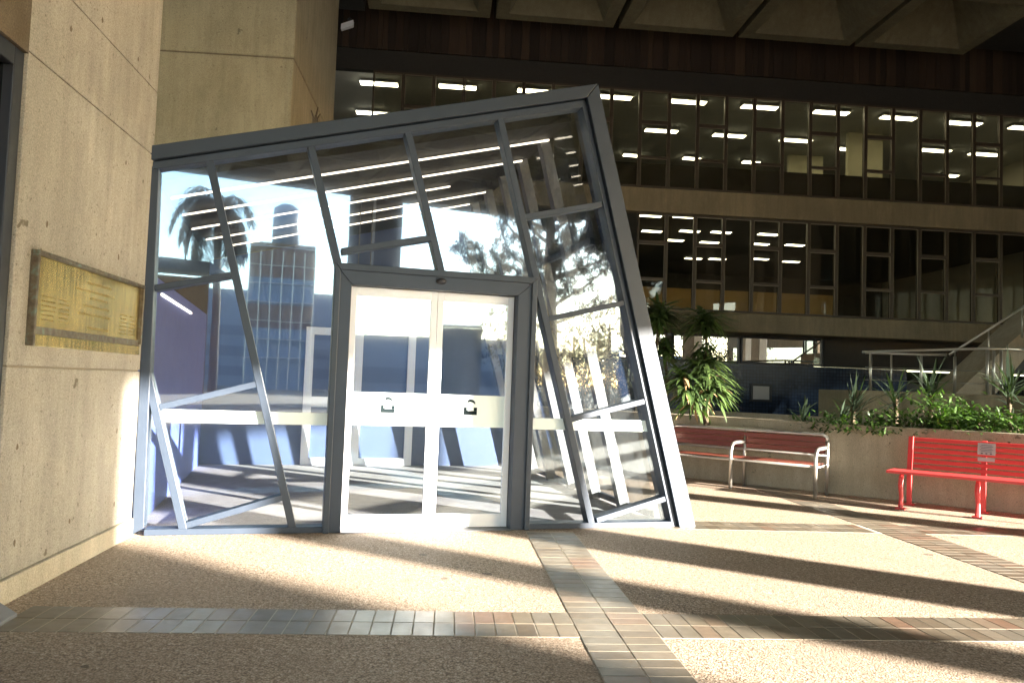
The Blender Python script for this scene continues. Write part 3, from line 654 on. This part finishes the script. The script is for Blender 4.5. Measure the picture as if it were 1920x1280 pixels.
# reflection helper: what the glass front shows lies behind the camera
def refl(px, py, dist=None, z=None):
    d = ray(px, py); q = on(px, py, PL_, pn); r_ = d - pn*(2*d.dot(pn))
    if z is not None: return q + r_*((z-q.z)/r_.z)
    return q + r_*(dist/math.hypot(r_.x, r_.y))
e1, e2 = refl(400, 325, z=ZC), refl(1000, 412, z=ZC)
ed = (e2-e1).normalized()
k = MB()
A_ = cv[0]-cdir*(3*S_)+cback*(0); 
def along(p, d_, x):  return p + d_*((x-p.x)/d_.x)
P1 = along(e1, ed, -30); P2 = along(e1, ed, 34)
zt = ZC+1.56
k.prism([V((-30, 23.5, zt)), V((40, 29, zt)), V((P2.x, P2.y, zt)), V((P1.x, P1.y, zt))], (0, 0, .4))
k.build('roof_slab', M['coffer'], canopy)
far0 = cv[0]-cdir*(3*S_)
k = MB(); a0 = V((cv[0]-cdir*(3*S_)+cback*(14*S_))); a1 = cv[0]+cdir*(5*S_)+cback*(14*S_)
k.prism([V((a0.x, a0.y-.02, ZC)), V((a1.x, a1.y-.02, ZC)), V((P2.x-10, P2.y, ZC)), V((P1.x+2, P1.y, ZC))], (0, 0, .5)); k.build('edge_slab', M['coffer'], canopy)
k = MB(); b0_ = cv[0]-cdir*.12; b0_.z = ZC+.02; k.prism([b0_-cback*.2, b0_+cback*14*S_, b0_+cback*14*S_-cdir*26, b0_-cdir*26-cback*.2], (0, 0, .6)); k.build('side_slab', M['darkwall'], canopy)
b0_ = cv[0]+cdir*(5*S_+.02); b0_.z = ZC+.5; k = MB(); k.prism([b0_-cback*.6, b0_+cback*14*S_, b0_+cback*14*S_+cdir*20, b0_+cdir*20-cback*.6], (0, 0, .6)); k.build('side_slab', M['darkwall'], canopy)
# piers that carry it, on the sunny side
def pier(s0, s1, t, depth=.9, z1=ZC, lab='', mname='coffer'):
    cpt = PERP*((s0+s1)/2) + TO_SUN_H*t
    o = thing('concrete_pier', cpt, lab, 'pier', 'piers carrying the canopy')
    k = MB(); k.box(cpt+V((0, 0, z1/2)), s1-s0, depth, z1-.005, ax=PERP, ay=TO_SUN_H); k.build('shaft', M['wall'], o, bevel=.03); return o
pier(6.38, 7.29, 15, lab='sharp edged concrete pier outside the right edge, middle of three')
pier(4.92, 5.55, 24, lab='concrete pier farthest out beyond the right edge, nearest the street')
pier(10.15, 10.75, 17, lab='narrow concrete pier nearest the planter, outside the right edge')
# unseen beam added to cut the sun off above head height
bt_ = 26.0; zb_ = 1.92 + (bt_+3.6)*math.tan(SUN_EL)
o = thing('sun_cut_beam', PERP*9+TO_SUN_H*bt_+V((0, 0, zb_)), 'deep concrete beam added out of view to cut the sun off above head height', 'beam')
k = MB(); k.box(PERP*18+TO_SUN_H*bt_+V((0, 0, (zb_+12.9)/2)), 44, .6, 12.84-zb_, ax=PERP, ay=TO_SUN_H); k.build('beam', M['wall'], o)
# unseen block, placed and sized to keep the left foreground in shade
o = thing('shade_block', PERP*-2+TO_SUN_H*44, 'plain grey building placed behind the photographer to shade the left foreground', 'building')
k = MB(); k.box(PERP*-1.55+TO_SUN_H*44+V((0, 0, 9)), 11, 6, 18, ax=PERP, ay=TO_SUN_H); k.build('wall', M['spandrel'], o)
k = MB()
for zz in (2, 5, 8, 11): k.box(PERP*-1.55+TO_SUN_H*40.98+V((0, 0, zz)), 9.5, .06, 1.4, ax=PERP, ay=TO_SUN_H)
k.build('window_band', M['stripglass'], o)

# ------------------------------------------------------------------ planter, benches
pts = [G(1286, 896), G(1404, 906), G(1528, 918), G(1694, 945), G(1920, 963)]
mx_ = sum(p.x for p in pts)/5; my_ = sum(p.y for p in pts)/5
sl2 = sum((p.x-mx_)*(p.y-my_) for p in pts)/sum((p.x-mx_)**2 for p in pts)
pd = V((1, sl2, 0)).normalized(); pnr = V((pd.y, -pd.x, 0)); pnr = pnr if pnr.y < 0 else -pnr
P0 = V((mx_, my_, 0))
def pq_(a, b, z=0): return P0 + pd*a + pnr*b + V((0, 0, z))      # a along, b towards the camera
pl = thing('planter_wall', P0, 'long low concrete planter wall running behind the two benches', 'planter')
k = MB(); k.prism([pq_(-5.5, 0), pq_(9, 0), pq_(9, -.24), pq_(-5.5, -.24)], (0, 0, 1.03)); k.build('wall', M['planter'], pl, bevel=.012)
k = MB(); k.prism([pq_(-5.4, -.241, .05), pq_(9, -.241, .05), pq_(9, -4.2, .05), pq_(-5.4, -4.2, .05)], (0, 0, .84)); k.build('soil', M['soil'], pl)
k = MB(); k.prism([pq_(-5.5, -4.2), pq_(9, -4.2), pq_(9, -4.4), pq_(-5.5, -4.4)], (0, 0, 1.0)); k.build('rear_wall', M['planter'], pl)
def pa(p): return (p-P0).dot(pd)
def pb_(p): return (p-P0).dot(pnr)
# steel framed bench with timber slats
fm, fr = G(1383, 913), G(1536, 932); rm, rr_ = G(1405, 908), G(1555, 928)
aM = pa(fm); aR = pa(fr); sp_ = aR-aM; bF, bR = .80, .26
b1 = thing('timber_bench', pq_(aM, .5), 'steel tube bench with dark red timber slats against the planter wall', 'bench')
k = MB()
tr_ = .026
zT1 = .86
for a_ in (aM, aR, aM-sp_):
    lg = MB(); 
    lg.tube([pq_(a_, bF, 0), pq_(a_, bF, .56), pq_(a_, bF-.02, .62), pq_(a_, bF-.07, .665), pq_(a_, bF-.16, .68), pq_(a_, bR+.02, .68)], tr_)
    lg.tube([pq_(a_+.015, bF-.0, .43), pq_(a_+.015, bR, .43)], .018); lg.build('arm_leg', M['steel'], b1, smooth=True)
for a_ in (aM, aM-sp_+.001, aR):
    lg = MB(); lg.tube([pq_(a_, bR, 0), pq_(a_, bR, .5), pq_(a_, bR-.03, zT1-.06 if a_ != aM else zT1)], tr_); lg.build('rear_leg', M['steel'], b1, smooth=True)
a0_, a1_ = aM-sp_, aR
def bk(z): return bR-.03*(max(z-.5, 0)/.36)
k.tube([pq_(a0_, bk(.8), zT1-.08), pq_(a0_+.02, bR-.03, zT1-.03), pq_(a0_+.07, bR-.03, zT1), pq_(a1_-.07, bR-.03, zT1), pq_(a1_-.02, bR-.03, zT1-.03), pq_(a1_, bk(.8), zT1-.08)], tr_)
k.tube([pq_(a0_, bR, .565), pq_(a1_, bR, .565)], .02); k.build('back_rail', M['steel'], b1, smooth=True)
for z0 in (.59, .672, .754):
    k = MB(); k.box(pq_((a0_+a1_)/2, bR-.01, z0+.037), a1_-a0_-.06, .022, .074, ax=pd, ay=pnr); k.build('back_slat', M['redwood'], b1, bevel=.004)
k = MB(); k.tube([pq_(a0_, bF-.03, .435), pq_(a1_, bF-.03, .435)], .022); k.build('seat_rail', M['steel'], b1, smooth=True)
for i in range(4):
    k = MB(); k.box(pq_((a0_+a1_)/2, bF-.10-.105*i, .455), a1_-a0_-.06, .09, .024, ax=pd, ay=pnr); k.build('seat_slat', M['redwood'], b1, bevel=.004)
# red slatted bench
f0, f1 = G(1697, 950), G(1840, 965); a0r = pa(f0); a1r = pa(f1); sp2 = .98
b2 = thing('red_bench', pq_(a0r+sp2, .6), 'bright red slatted metal bench with a grey notice on its back', 'bench')
seatz = .47; bS0, bS1 = .92, .42; aL = a0r-.17; aE = aL+2.35; sp2 = a1r-a0r
for i in range(3):
    a_ = a0r+sp2*i
    k = MB(); k.tube([pq_(a_, bS0-.05, .0), pq_(a_+.005, bS0-.06, .16), pq_(a_, bS0-.05, .32), pq_(a_, bS0-.07, .40), pq_(a_, bS0-.14, .45)], [.034, .026, .034, .03, .024]); k.box(pq_(a_, bS0-.05, .011), .11, .11, .02, ax=pd, ay=pnr); k.build('front_leg', M['red'], b2, smooth=False)
    k = MB(); k.prism([pq_(a_-.03, bS1-.06, 0), pq_(a_+.03, bS1-.06, 0), pq_(a_+.03, bS1-.11, 0), pq_(a_-.03, bS1-.11, 0)], V((0, 0, 1))*.46); k.prism([pq_(a_-.03, bS1-.06, .461), pq_(a_+.03, bS1-.06, .461), pq_(a_+.03, bS1-.11, .461), pq_(a_-.03, bS1-.11, .461)], V((0, 0, .46))-pnr*.11)
    k.box(pq_(a_, bS1-.08, .011), .13, .13, .02, ax=pd, ay=pnr); k.build('back_post', M['red'], b2, bevel=.005)
k = MB(); n_ = 5; dw = (bS0-bS1)/n_
for i in range(n_):
    k = MB(); k.box(pq_((aL+aE)/2, bS1+dw*(i+.5)-.0, seatz+.001*i), aE-aL, dw-.014, .035, ax=pd, ay=pnr); k.build('seat_slat', M['red'], b2, bevel=.005)
upv = (V((0, 0, .46))-pnr*.11).normalized()
for i in range(6):
    c_ = pq_((aL+.22+aE)/2, bS1-.045, .505)+upv*(.03+i*.073); k = MB(); k.box(c_, aE-aL-.22, .026, .05, ax=pd, ay=pnr, az=upv); k.build('back_slat', M['red'], b2, bevel=.005)
ntc = pq_(a1r+.03, bS1-.03, .505)+upv*.325
k = MB(); k.box(ntc, .20, .004, .155, ax=pd, ay=pnr, az=upv); nt = k.build('notice', M['notice'], b2)
k = MB()
for i in range(5): k.box(ntc+upv*(.05-.02*i)+pnr*.003, .15 if i % 2 else .12, .002, .007, ax=pd, ay=pnr, az=upv)
for i in range(3): k.box(ntc-upv*.058+pd*(-.05+.05*i)+pnr*.003, .022, .002, .018, ax=pd, ay=pnr, az=upv)
k.build('lettering', M['noticeink'], nt)
k = MB(); k.box(ntc-upv*.135, .19, .004, .05, ax=pd, ay=pnr, az=upv); k.build('notice', M['notice'], b2)

# ------------------------------------------------------------------ plants
def blade(k, base, d, length, width, droop, seg=5, mi=0, fold=.0):
    d = V(d).normalized(); side = d.cross(V((0, 0, 1)))
    side = side.normalized() if side.length > .05 else V((1, 0, 0))
    p = V(base); b = len(k.v); st = length/seg; dirn = d.copy()
    for i in range(seg+1):
        f = i/seg; w = width*(.55+.9*f if f < .35 else .865*(1-((f-.35)/.65)**1.6)+.02)
        k.v += [p-side*w/2, p+side*w/2]
        dirn = (dirn+V((0, 0, -droop/seg))).normalized(); p = p+dirn*st
    for i in range(seg): k.f.append((b+2*i, b+2*i+1, b+2*i+3, b+2*i+2)); k.m.append(mi)
def rosette(k, c, n, length, width, droop, up=.5, spread=1.0, dry=0.0):
    for i in range(n):
        an = random.uniform(0, 2*math.pi); el = random.uniform(-.35, 1.25)*up+.15
        d = V((math.cos(an)*math.cos(el)*spread, math.sin(an)*math.cos(el)*spread, math.sin(el)))
        blade(k, V(c)+V((random.uniform(-.03, .03), random.uniform(-.03, .03), random.uniform(-.2, .12))), d, length*random.uniform(.7, 1.1), width*random.uniform(.8, 1.15), droop*random.uniform(.6, 1.4), mi=1 if random.random() < dry else 0)
def dracaena(crowns, root, lab):
    o = thing('dracaena', root, lab, 'plant', 'dracaenas in the planter')
    for (c_, n, L_, w, dr, dry) in crowns:
        k = MB(); mid = (V(root)+c_)/2+V((random.uniform(-.1, .1), random.uniform(-.1, .1), 0))
        k.tube([V(root)+V((random.uniform(-.04, .04), 0, 0)), mid, c_], [.035, .03, .022], 7); k.build('stem', M['bark'], o, smooth=True)
        k = MB(); rosette(k, c_, n, L_, w, dr, dry=dry); k.build('leaf_crown', [M['drac'], M['drytip']], o)
YD = 13.1
r1 = at(1240, 790, YD); r1.z = .89; r2 = at(1325, 790, YD-.3); r2.z = .89
dracaena([(at(1236, 590, YD), 200, .60, .075, .9, 0), (at(1245, 650, YD+.1), 110, .5, .07, 1.3, 0)], r1, 'dark leafy dracaena half hidden behind the entrance box')
dracaena([(at(1322, 600, YD-.3), 200, .62, .07, .9, 0), (at(1322, 655, YD-.3), 110, .42, .06, 1.5, 0), (at(1318, 690, YD-.5), 170, .60, .07, .9, .03), (at(1280, 712, YD-.55), 150, .58, .07, 1.0, .05), (at(1335, 722, YD-.6), 140, .55, .07, 1.2, .10), (at(1300, 740, YD-.6), 110, .5, .07, 1.5, .08)], r2, 'tall dracaena with drooping sunlit leaves and dry brown tips above the timber bench')
def shrub(px, py, Y, wdt, hgt, n, lab, size=.10):
    p = at(px, py, Y); base = V((p.x, p.y, .89)); o = thing('leafy_shrub', base, lab, 'shrub', 'leafy shrubs in the planter')
    k = MB()
    for i in range(7): 
        a = random.uniform(0, 6.28); k.tube([base, base+V((math.cos(a)*wdt*.3, math.sin(a)*wdt*.25, hgt*.6))], [.012, .006], 5)
    k.build('stems', M['bark'], o)
    k = MB(); cl = [V((random.uniform(-.5, .5)*wdt, random.uniform(-.4, .4)*wdt, random.uniform(.15, .9)*hgt)) for _ in range(max(6, n//22))]
    for i in range(n):
        c_ = random.choice(cl); q = base+c_+V((random.gauss(0, .09), random.gauss(0, .09), random.gauss(0, .07))); q.z = max(q.z, .93)
        d = V((random.uniform(-1, 1), random.uniform(-1, .6), random.uniform(-.2, .8)))
        blade(k, q, d, size*random.uniform(.8, 1.5), size*.55*random.uniform(.8, 1.2), .8, seg=3)
    k.build('foliage', M['shrub'], o)
SH = [(1535, 790, 11.9, .7, .32, 150, 'low leafy shrub at the left end of the planting, above the gap between benches'),
      (1605, 785, 11.6, .8, .36, 240, 'low bright green shrub just left of the red bench in the planter'),
      (1660, 780, 11.4, .8, .42, 260, 'small sunlit shrub above the left end of the red bench'),
      (1715, 775, 11.2, .8, .55, 320, 'bushy shrub at planter edge behind the red bench, left of the tall bright one'),
      (1765, 755, 11.3, .9, .95, 520, 'tallest bright green sunlit shrub in the middle of the planting'),
      (1815, 770, 11.0, .9, .70, 380, 'sunlit shrub right of the tallest bright green one in the planting'),
      (1870, 775, 10.8, .9, .62, 340, 'shrub with pale flecked leaves above the notice on the red bench'),
      (1925, 778, 10.6, .9, .6, 300, 'greyish shrub at the right edge of the picture in the planter')]
for a_ in SH: shrub(a_[0], a_[1], a_[2], a_[3], a_[4]*.66, int(a_[5]*1.7), a_[6], .08)
def yucca(px, py, Y, L_, n, lab, w=.035):
    p = at(px, py, Y); base = V((p.x, p.y, .89)); o = thing('spiky_yucca', base, lab, 'plant', 'spiky yuccas in the planter')
    k = MB(); k.tube([base, V((p.x, p.y, p.z))], [.04, .03], 7); k.build('stem', M['bark'], o)
    k = MB(); rosette(k, p, n, L_, w, .35, up=.95); k.build('leaf_rosette', M['yucca'], o)
YC = [(1600, 762, 12.6, .62, 45, 'low spiky yucca farthest left in the planting'), (1680, 748, 12.3, .58, 50, 'spiky yucca in front of the left railing posts'),
      (1745, 738, 12.2, .6, 50, 'tall spiky yucca with narrow upright leaves behind the bright shrub'), (1893, 738, 11.6, .66, 55, 'spiky yucca nearest the right edge of the picture')]
for a_ in YC: yucca(*a_)
for i, (px, py, Y) in enumerate(((1508, 785, 12.0), (1578, 790, 11.75))): yucca(px, py, Y, .36, 28, ['tiny strap leaved tuft at the very left of the planting', 'small strap leaved tuft on the planter edge over the bench gap'][i], .05)
# little weed on the entrance roof
p = at(590, 232, 9.2); wd_ = thing('weed', p, 'little dry weed sprouting above the entrance roof beside the column', 'plant')
k = MB()
for dx, dz in ((-.05, .16), (.03, .2), (.06, .12), (.0, .1)): k.tube([p+V((0, 0, -.75)), p+V((dx*.4, 0, dz*.5)), p+V((dx, 0, dz))], [.014, .012, .006], 5)
k.build('twigs', M['bark'], wd_)

# ------------------------------------------------------------------ raised landing, railing and stair at the right
LY = 18.4
lz = at(1720, 735, LY).z
l0 = at(1632, 735, LY).x
ld = thing('raised_landing', V((l0+4, LY+1.5, 0)), 'raised tan landing behind the planting, carrying the steel railing', 'landing')
k = MB(); k.prism([V((l0-.2, LY, 0)), V((l0+12, LY-.2, 0)), V((l0+12, LY+3.0, 0)), V((l0-.2, LY+2.6, 0))], (0, 0, lz)); k.build('slab', M['spandrel'], ld, bevel=.02)
rl = thing('steel_railing', V((l0, LY+.1, lz)), 'stainless steel railing with slim posts on the landing by the stair', 'railing')
zr = at(1640, 661, LY).z
for px in (1632, 1671, 1727, 1790, 1851, 1863, 1877, 1935):
    x_ = at(px, 700, LY+.12).x; k = MB(); r_ = .035 if px != 1671 else .022
    k.tube([V((x_, LY+.12, lz)), V((x_, LY+.12, zr-.02 if px < 1800 else zr+.17))], r_); k.build('post', M['steel'], rl, smooth=True)
xa, xb, xc = at(1627, 660, LY).x, at(1855, 645, LY).x, at(1990, 645, LY).x
k = MB(); k.tube([V((xa, LY+.12, zr)), V((at(1735, 660, LY).x, LY+.12, zr)), V((at(1780, 660, LY).x, LY+.12, zr+.02))], .03); k.tube([V((xa+.1, LY+.5, zr+.03)), V((xb, LY+.12, zr+.20)), V((xc, LY+.12, zr+.20))], .032); k.build('handrail', M['steel'], rl, smooth=True)
k = MB()
for z_ in (.25, .55): k.tube([V((xa, LY+.12, lz+z_)), V((xc, LY+.12, lz+z_))], .008, 5)
k.build('wire', M['steel'], rl)
st = thing('staircase', V((at(1850, 660, LY+1).x, LY+1.2, lz)), 'grey concrete stair flight rising to the right behind the railing', 'staircase')
k = MB(); a_ = at(1790, 690, LY+1.2); b_ = at(1985, 560, LY+1.2)
k.prism([V((a_.x, LY+1.2, lz)), V((a_.x+1.0, LY+1.2, lz)), V((b_.x, LY+1.2, b_.z-.45)), V((b_.x, LY+1.2, b_.z))], (0, 1.3, 0)); k.build('flight', M['planter'], st)
k = MB(); h0 = at(1780, 665, LY+1.1); h1 = at(1990, 530, LY+1.1); k.tube([h0, h1], .03)
for f_ in (.05, .35, .65, .95): q = h0+(h1-h0)*f_; k.tube([q, q-V((0, 0, .75))], .02)
k.build('handrail', M['steel'], st, smooth=True)

# ------------------------------------------------------------------ what stands behind the photographer (seen in the glass)
def rbox(name, x0, x1, ytop, dist, lab, cat, mt, depth=6, zbase=0, part='wall'):
    a = refl(x0, ytop, dist); b = refl(x1, ytop, dist); z = max(a.z, b.z); a.z = b.z = zbase
    t_ = (b-a); w = t_.length; t_.normalize(); n = V((-t_.y, t_.x, 0)); n = n if n.y < 0 else -n
    o = thing(name, (a+b)/2, lab, cat); k = MB(); k.prism([a, b, b+n*depth, a+n*depth], (0, 0, z-zbase)); k.build(part, mt, o); return o, a, b, t_, n, z, w
blueg = painted('blue_grey_cladding', (.20, .25, .34), .5); winb = painted('blue_grey_window_band', (.12, .155, .22), .3); brn = concrete('brown_brick_block', (.22, .13, .07), (.27, .17, .10), pits=False)
o, a, b, t_, n, z, w = rbox('office_block', 380, 660, 556, 84, 'long blue grey office block reflected in the left glass', 'building', blueg, 12)
for zz in (1.2, 3.4, 5.6):
    k = MB(); k.prism([a-n*.05+t_*.5+V((0, 0, zz)), b-n*.05-t_*.5+V((0, 0, zz)), b-n*.05-t_*.5+V((0, 0, zz+1.1)), a-n*.05+t_*.5+V((0, 0, zz+1.1))], n*.04); k.build('window_band', winb, o)
o, a, b, t_, n, z, w = rbox('lattice_tower', 470, 592, 462, 70, 'square tower clad in slender steel masts reflected in the left glass', 'tower', brn, 8)
for i in range(7):
    q = a+t_*(w*i/6)-n*.5; k = MB(); k.tube([q, q+V((0, 0, z-.8))], .05, 6); k.build('mast', M['steel'], o)
for i in range(7):
    k = MB(); zz = 3+i*1.75; k.prism([a-n*.45+V((0, 0, zz)), b-n*.45+V((0, 0, zz)), b-n*.4+V((0, 0, zz+.08)), a-n*.4+V((0, 0, zz+.08))], n*.3); k.build('ring_beam', M['steel'], o)
k = MB(); k.prism([a-n*.02+V((0, 0, z*.58)), b-n*.02+V((0, 0, z*.58)), b-n*.02+V((0, 0, z*.76)), a-n*.02+V((0, 0, z*.76))], n*.02); k.prism([a-n*.02, b-n*.02, b-n*.02+V((0, 0, z*.42)), a-n*.02+V((0, 0, z*.42))], n*.02); k.build('blue_panel', blueg, o)
ch = refl(536, 450, 73); ch.z = z; tp = refl(536, 384, 73).z
k = MB(); k.tube([ch, V((ch.x, ch.y, z+(tp-z)*.62)), V((ch.x, ch.y, tp-.4)), V((ch.x, ch.y, tp))], [1.3, 1.3, 1.25, .6], 16); k.build('chimney', blueg, o, smooth=True)
o, a, b, t_, n, z, w = rbox('hanging_bulkhead', 657, 757, 366, 36.0, 'dark steel bulkhead hanging under the canopy edge behind the photographer', 'bulkhead', M['darkwall'], 1.5, zbase=refl(700, 522, 36.0).z)
k = MB(); q = a+t_*(w*.47)-n*.06; k.box(q+V((0, 0, (z-q.z)/2)), .14, .05, z-q.z, ax=t_); k.build('pale_strip', M['white'], o)
o, a, b, t_, n, z, w = rbox('kiosk', 822, 905, 617, 40, 'dark pavilion with a ribbed metal roof reflected in the right door', 'pavilion', blueg, 5)
k = MB(); k.prism([a-n*.3+V((0, 0, z)), b-n*.3+V((0, 0, z)), b+n*5.3+V((0, 0, z+.5)), a+n*5.3+V((0, 0, z+.5))], (0, 0, .12)); k.build('roof', M['silver'], o)
o, a, b, t_, n, z, w = rbox('brick_house', 262, 394, 522, 46, 'brown brick building with dark eaves reflected at the left of the glass', 'house', brn, 8)
k = MB(); k.prism([a-n*1+V((0, 0, z)), b-n*1+t_*1+V((0, 0, z)), b+n*3+V((0, 0, z+1.2)), a+n*3+V((0, 0, z+1.2))], (0, 0, .3)); k.build('roof', M['darkwall'], o)
o, a, b, t_, n, z, w = rbox('low_terrace', 640, 1010, 640, 75, 'long low dark terrace building reflected behind the doors', 'building', blueg, 8)
k = MB(); k.prism([a-n*.05+V((0, 0, 1)), b-n*.05+V((0, 0, 1)), b-n*.05+V((0, 0, 2.6)), a-n*.05+V((0, 0, 2.6))], n*.04); k.build('window_band', winb, o)
# palm
pb0 = refl(402, 640, 50); pb0.z = 0; pt = refl(408, 385, 50)
o = thing('royal_palm', pb0, 'tall palm with drooping fronds reflected at the upper left of the glass', 'palm tree')
k = MB(); k.tube([pb0, (pb0+pt)/2+V((.15, 0, 0)), pt], [.32, .26, .2], 10); k.build('trunk', M['bark'], o, smooth=True)
for i in range(34):
    an = i*2.4+random.uniform(-.2, .2); el = random.uniform(-.1, 1.25); L_ = random.uniform(3.8, 4.7)
    el = random.uniform(-.5, 1.25); d = V((math.cos(an)*math.cos(el), math.sin(an)*math.cos(el), math.sin(el))); k = MB(); p = pt.copy(); seg = 16; dirn = d.copy()
    rib = [p.copy()]
    for s_ in range(seg):
        dirn = (dirn+V((0, 0, -.23))).normalized(); p = p+dirn*(L_/seg); rib.append(p.copy())
        for sgn in (-1, 1):
            for q_ in range(4):
                sd = dirn.cross(V((0, 0, 1))); sd = sd.normalized() if sd.length > .05 else V((1, 0, 0))
                ld_ = (sd*sgn+dirn*.35+V((0, 0, random.uniform(-1.0, .9)))).normalized()
                blade(k, p-dirn*(L_/seg)*.25*q_, ld_, 1.15*(1-.5*abs(s_/seg-.4)), .10, 1.0, seg=2)
    k.tube(rib, [.04-.03*i_/seg for i_ in range(seg+1)], 5); k.build('frond', M['palmleaf'], o)
# big spreading pine
tb = refl(1030, 700, 30); tb.z = 0; ttp = refl(1035, 330, 30)
o = thing('spreading_pine', tb, 'big dark spreading pine reflected in the right glass', 'tree')
k = MB(); k.tube([tb, tb+(ttp-tb)*.35+V((.1, 0, 0)), tb+(ttp-tb)*.7, ttp], [.42, .36, .26, .1], 10); k.build('trunk', M['bark'], o, smooth=True)
lm = MB(); fo = MB(); random.seed(21); lat = refl(830, 480, 30)-refl(1035, 480, 30); lat_an = math.atan2(lat.y, lat.x)
for i in range(30):
    f_ = random.uniform(.34, .95); an = i*2.4 if i % 3 else lat_an+random.uniform(-.5, .5)+(math.pi if i % 2 else 0); p = tb+(ttp-tb)*f_; L_ = random.uniform(4.2, 6.0)*(1.2-.5*f_)
    d = V((math.cos(an), math.sin(an), random.uniform(.25, .75))).normalized(); pts_ = [p.copy()]
    for s_ in range(9):
        d = (d+V((random.uniform(-.12, .12), random.uniform(-.12, .12), random.uniform(-.02, .09)))).normalized(); p = p+d*L_/9; pts_.append(p.copy())
        if s_ > 1:
            for c_ in range(4):
                q = p+V((random.gauss(0, .28), random.gauss(0, .28), random.gauss(0, .22)))
                for l_ in range(30):
                    dd = V((random.gauss(0, 1), random.gauss(0, 1), random.gauss(.4, .8)))
                    blade(fo, q+V((random.gauss(0, .09), random.gauss(0, .09), random.gauss(0, .09))), dd, random.uniform(.20, .36), .085, .2, seg=2)
    lm.tube(pts_, [.10-.009*i_ for i_ in range(10)], 6)
lm.build('limb', M['bark'], o); fo.build('crown', M['darkleaf'], o)
# street trees along the plaza edge
for i, (px, ds, hh) in enumerate(((960, 46, 6.5), (1075, 50, 6.0), (1140, 43, 7.0), (1230, 48, 6.5), (1120, 60, 8))):
    b0 = refl(px, 690, ds); b0.z = 0
    o = thing('street_tree', b0, ['round street tree left of the spreading pine in the reflection', 'small street tree behind the spreading pine in the reflection', 'street tree right of the spreading pine in the reflection', 'street tree at the far right of the reflection', 'tall street tree farthest back in the reflection'][i], 'tree', 'street trees behind the photographer')
    k = MB(); k.tube([b0, b0+V((.1, 0, hh*.5)), b0+V((0, .1, hh*.8))], [.2, .15, .06], 8); k.build('trunk', M['bark'], o)
    k = MB()
    cls = [b0+V((random.gauss(0, 1.1), random.gauss(0, 1.1), hh*random.uniform(.4, 1))) for _ in range(34)]
    for c_ in cls:
        for l_ in range(26): blade(k, c_+V((random.gauss(0, .3), random.gauss(0, .3), random.gauss(0, .25))), V((random.gauss(0, 1), random.gauss(0, 1), random.gauss(0, 1))), .3, .17, .3, seg=2)
    k.build('crown', M['darkleaf'], o)

# hedge added to darken the glass reflection; below it, an added light-blocking wing
h0, h1 = refl(950, 700, 37), refl(1275, 700, 37); h0.z = h1.z = 0
o = thing('darkening_hedge', (h0+h1)/2, 'long dark hedge added to darken the reflection low in the right glass', 'hedge')
hd = (h1-h0); hl = hd.length; hd.normalize(); hn = V((-hd.y, hd.x, 0)); k = MB()
for i in range(9000):
    q = h0+hd*random.uniform(0, hl)+hn*random.uniform(-.6, .6)+V((0, 0, 3.4*random.random()**.8))
    blade(k, q, V((random.gauss(0, 1), random.gauss(0, 1), random.gauss(.2, 1))), .26, .15, .3, seg=2)
k.build('foliage', M['darkleaf'], o)
k = MB()
for i in range(10): q = h0+hd*(hl*(i+.5)/10); k.tube([q, q+V((0, 0, 2.4))], .05, 6)
k.build('stems', M['bark'], o)
wg = thing('blocking_wing', V((20.5, 13.5, 0)), 'dark wing added beyond the right edge to keep skylight off the office front', 'building')  # unseen wing added to cut ambient light on the facade
for z0, z1 in ((0, 3.0), (3.15, 3.7), (6.5, 7.2), (10.1, 12.8)):
    k = MB(); k.prism([V((20, 4.6, z0)), V((21, 4.6, z0)), V((23, 25, z0)), V((22, 25, z0))], (0, 0, z1-z0)); k.build('spandrel', M['spandrel'] if z1 < 9 and z0 > 1 else M['darkwall'], wg)
for z0, z1 in ((3.71, 6.49), (7.21, 10.09)):
    k = MB(); k.prism([V((20.15, 4.7, z0)), V((21, 4.7, z0)), V((23, 25, z0)), V((22.15, 25, z0))], (0, 0, z1-z0)); k.build('glazing', M['stripglass'], wg)
    for i in range(23):
        f_ = i/22; k = MB(); k.box(V((20.08+2*f_, 4.75+20*f_, (z0+z1)/2)), .09, .06, z1-z0-.004); k.build('mullion', M['bronze'], wg)
